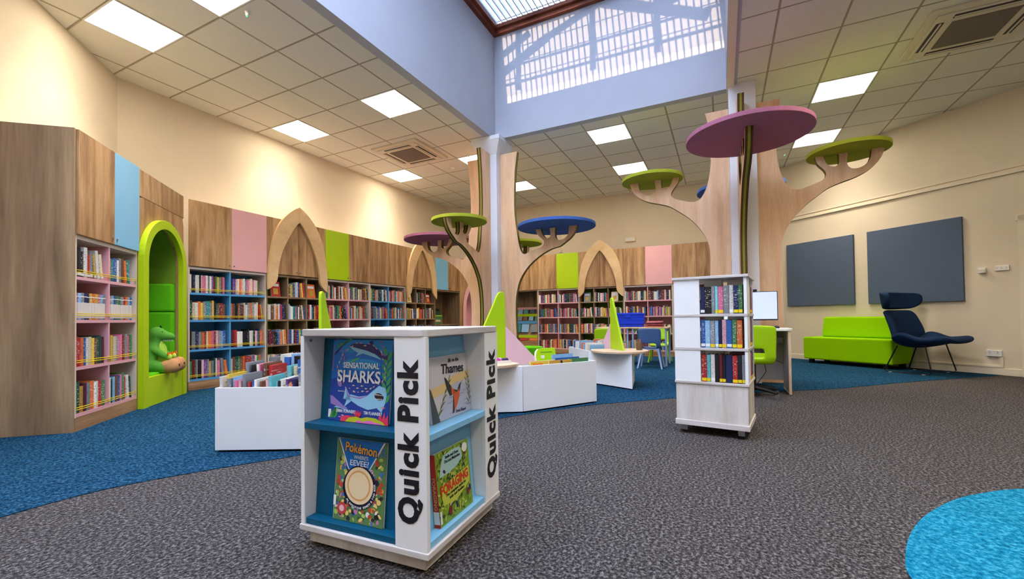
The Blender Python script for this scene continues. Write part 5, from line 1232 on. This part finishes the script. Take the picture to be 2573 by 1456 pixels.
mo = thing('monitor', 'flat monitor showing a pale lilac screen on the computer desk', 'monitor', (3.90, -5.735, DH+.0005), radians(0))
mb = MB(); mb.box(-.02, .02, -.285, .285, .085, .415); mb.build('bezel', M['black'], mo, bevel=.003); box('screen', M['screen'], -.0215, -.0202, -.278, .278, .10, .408, mo)
mb = MB(); mb.box(.0, .02, -.03, .03, .008, .2); mb.box(-.08, .10, -.10, .10, 0, .008); mb.build('stand', M['black'], mo)
wc = thing('webcam', 'small black webcam clipped on top of the monitor', 'webcam', (3.90, -5.775, DH+.4165)); mb = MB(); mb.box(-.02, .01, -.045, .045, 0, .026); mb.build('body', M['black'], wc, bevel=.006); MB().cyl((-.022, 0, .013), .008, .003, 12, axis='x').build('lens', M['chrome'], wc)
ms = thing('mouse', 'black computer mouse on the right end of the desk', 'mouse', (3.70, -5.985, DH+.0005)); MB().ball((0, 0, .0), .05, 16, sc=(1, .62, .58)).build('body', M['black'], ms, smooth=True)
for v in ms.children[0].data.vertices: v.co.z = max(v.co.z, 0)
MB().tube([(.045, .0, .01), (.12, .03, .006), (.2, .10, .006)], .0022, 5).build('cable', M['black'], ms)
kb = thing('keyboard', 'black keyboard on the desk in front of the monitor', 'keyboard', (3.66, -5.70, DH+.0005)); mb = MB(); mb.box(-.07, .07, -.2, .2, 0, .014); mb.build('body', M['black'], kb, bevel=.003)
mb = MB(); [mb.box(-.062+.026*i, -.04+.026*i, -.19+.026*j, -.168+.026*j, .0142, .018) for i in range(5) for j in range(14)]; mb.build('keys', M['rubber'], kb)
oc2 = thing('office_chair', 'lime plastic swivel chair at the computer desk', 'chair', (3.33, -5.74, 0), radians(-4))
st = [(.20, .40, .17, 0, 0), (.18, .43, .19, 0, 0), (.10, .435, .20, .005, 0), (0, .425, .205, .012, 0), (-.10, .43, .205, .015, 0), (-.15, .445, .20, .01, .01), (-.175, .49, .195, 0, .02),
      (-.185, .545, .19, 0, .022), (-.195, .60, .20, 0, .025), (-.205, .67, .205, 0, .03), (-.215, .725, .205, 0, .03), (-.215, .745, .19, -.012, .03)]
# the visible back reaches low behind the seat
st2 = [(-.13, .345, .165, 0, .02), (-.165, .365, .19, 0, .03), (-.178, .41, .20, 0, .03), (-.183, .44, .20, 0, .03), (-.188, .50, .20, 0, .03), (-.196, .56, .205, 0, .03), (-.205, .64, .205, 0, .03), (-.215, .71, .205, 0, .03), (-.217, .738, .19, -.012, .03)]
loft(st2, 13, hole=lambda i, j: i == 2 or (i == 3 and False) and 2 <= j <= 9 if False else (i in (2, 3) and 3 <= j <= 8)).build('backrest', M['limeplastic'], oc2, smooth=True, solid=.012, subsurf=1)
loft([(.20, .40, .17, 0, 0), (.18, .43, .19, 0, 0), (.10, .435, .20, .005, 0), (0, .425, .205, .012, 0), (-.10, .41, .20, .01, 0), (-.15, .385, .18, .01, .01)], 11).build('seat', M['limeplastic'], oc2, smooth=True, solid=.012, subsurf=1)
MB().cyl((0, 0, .08), .022, .33, 14).build('gas_column', M['black'], oc2); box('mechanism', M['black'], -.08, .10, -.06, .06, .365, .41, oc2, bevel=.005)
MB().tube([(.0, -.05, .385), (.03, -.20, .375), (.05, -.26, .35)], .006, 6).build('lever', M['black'], oc2)
for k in range(5):
    a = 2*pi*k/5-.95; mb = MB(); mb.tube([(0, 0, .095), (.13*cos(a), .13*sin(a), .085), (.25*cos(a), .25*sin(a), .062)], [.028, .022, .014], 8); b_ = mb.build('base_spoke', M['black'], oc2)
    mb = MB(); cx_, cy_ = .25*cos(a), .25*sin(a); mb.cyl((cx_-.012, cy_, .0265), .026, .024, 14, axis='x'); mb.build('castor', M['rubber'], b_)

# ------------------------------------------------------------------ fill the wall shelves, nearest first
fill_case((1.112, YR), 0, w1, 2, 'blue bookcase by the nook', 'books in the blue bookcase by the nook', rows={
    (3, 0): dict(colours=['white', 'black', 'navy', 'white', 'white', 'black', 'pale pink', 'pink', 'pink', 'white', 'grey', 'white', 'purple', 'dark red', 'green', 'yellow', 'grey', 'brown', 'pink', 'orange', 'orange'], fill=.93, hr=(.84, .9), lean=False, wr=(.017, .026)),
    (3, 1): dict(colours=['navy', 'purple', 'purple', 'pale pink', 'white', 'orange', 'pale pink', 'white', 'grey', 'pink', 'pale pink', 'cream', 'pink', 'white', 'cream'], fill=.82, hr=(.8, .9), wr=(.018, .03)),
    (2, 0): dict(colours=['dark green', 'cream', 'white', 'orange', 'yellow', 'grey', 'teal', 'grey', 'mustard', 'black', 'dark green', 'brown', 'dark red', 'brown', 'cream', 'white', 'brown', 'brown'], fill=.96, hr=(.8, .98)),
    (2, 1): dict(colours=['orange', 'brown', 'black', 'brown', 'maroon', 'cream', 'white', 'grey', 'orange', 'grey', 'white', 'cream', 'red', 'mustard'], fill=.96, hr=(.78, .95)),
    (1, 0): dict(colours=['black', 'grey', 'navy', 'grey', 'orange', 'dark red', 'cream', 'orange', 'pink', 'dark red', 'pale pink', 'grey', 'pale blue', 'blue', 'cream', 'purple', 'pink', 'dark green', 'cream'], fill=.99, hr=(.82, .92), lean=False),
    (1, 1): dict(colours=['maroon', 'red', 'red', 'white', 'white', 'black', 'black', 'black', 'white', 'white', 'black', 'pale pink', 'grey', 'navy', 'orange', 'red', 'brown'], fill=.98, hr=(.8, .95)),
    (0, 0): dict(colours=['green', 'dark red', 'brown', 'grey', 'black', 'pale pink', 'purple', 'grey', 'mustard', 'grey', 'dark green', 'white', 'pink', 'grey', 'orange', 'pale blue'], fill=.98, hr=(.8, .98)),
    (0, 1): dict(colours=['cream', 'brown', 'dark green', 'green', 'brown', 'orange', 'red', 'brown', 'red', 'grey', 'purple', 'cream', 'green', 'orange', 'brown'], fill=.98, hr=(.8, .95), lean=False)})
def face_out(ux, uy, ang, x, w, h, cn, label, zi=3, y=.03):
    m = umx((ux, uy), ang) @ Matrix.Translation((x, y, ZS[zi]+TH+.0008)) @ Matrix.Rotation(radians(-9), 4, 'X')
    t = empty('book', (0, 0, 0)); t.matrix_world = m; tag(t, label, 'book', 'books shown face out under the arches'); COUNT[0] += 1
    box('cover', colmat('cover_'+cn, PAL[cn], .35), 0, w, 0, .002, 0, h, t); box('back_cover', M['wplastic'], 0, w, .012, .014, 0, h, t); box('pages', M['pages'], .003, w-.003, .0021, .0119, .003, h-.003, t)
    pm = 'white' if cn != 'white' else 'red'
    box('title_band', colmat('cover_'+pm, PAL[pm], .35), w*.12, w*.88, -.0008, -.0001, h*.68, h*.86, t); box('picture', colmat('cover_mustard', PAL['mustard'], .35), w*.25, w*.75, -.0008, -.0001, h*.15, h*.55, t)
face_out(2.132, YR, 0, .10, .15, .22, 'red', 'pink and red face-out book, left bay under the nearest pointed arch')
face_out(2.132, YR, 0, .72, .15, .22, 'orange', 'orange face-out book, right bay under the nearest pointed arch')
face_out(5.20, YR, 0, .08, .15, .21, 'cream', 'cream face-out book, left bay under the second pointed arch')
face_out(5.20, YR, 0, .74, .15, .21, 'red', 'red face-out book, right bay under the second pointed arch')
face_out(XR, -2.552, -90, .10, .15, .21, 'grey', 'grey face-out book, left bay under the back wall arch')
face_out(XR, -2.552, -90, .72, .15, .21, 'cream', 'cream face-out book, right bay under the back wall arch')
sk3 = {(3, 0): dict(skip=True), (3, 2): dict(skip=True)}
fill_case((2.132, YR), 0, 1.026, 3, 'bookcase under nearest arch', 'books under the nearest pointed arch', rows=sk3, wr=(.018, .036), fill=.95)
fill_case((3.16, YR), 0, w1, 2, None, None, wr=(.018, .034), fill=.95)
fill_case((4.18, YR), 0, w1, 2, None, None, wr=(.018, .034), fill=.95)
fill_case((5.20, YR), 0, 1.02, 3, None, None, rows=sk3, wr=(.018, .034), fill=.95)
fill_case((XR, -1.532), -90, w1, 2, None, None, wr=(.016, .032), fill=.97, hr=(.70, .84))
fill_case((XR, -2.552), -90, .996, 3, None, None, rows=sk3, wr=(.016, .032), fill=.97, hr=(.70, .84))
fill_case((XR, -3.55), -90, 1.0, 2, None, None, wr=(.016, .030), fill=.97, hr=(.70, .84))
fill_case((XR, -4.552), -90, .96, 2, None, None, wr=(.016, .030), fill=.97, hr=(.70, .84))
def far_books():
    me = bpy.data.meshes.new('shelved_books'); V = []; F = []; CI = []
    for mx, w, d, h, rgb in FAR:
        o = len(V)
        for x in (0, w):
            for y in (0, d):
                for z in (0, h): V.append(tuple(mx @ Vector((x, y, z))))
        for f in ((0, 1, 3, 2), (4, 6, 7, 5), (0, 4, 5, 1), (2, 3, 7, 6), (0, 2, 6, 4)): F.append([o+k for k in f]); CI.append(rgb)
        F.append([o+k for k in (1, 5, 7, 3)]); CI.append((.75, .70, .62, 1))
    me.from_pydata(V, [], F); a = me.color_attributes.new('Col', 'FLOAT_COLOR', 'CORNER')
    i = 0
    for p, cc in zip(me.polygons, CI):
        for k in p.loop_indices: a.data[k].color = cc
    me.materials.append(M['bookfar']); o = bpy.data.objects.new('shelved_books', me); COL.objects.link(o); o['kind'] = 'stuff'
    tag(o, 'hundreds of small spines packed on the distant left and back wall shelves', 'books')
far_books()
print('individual books', COUNT[0], 'mass', len(FAR))
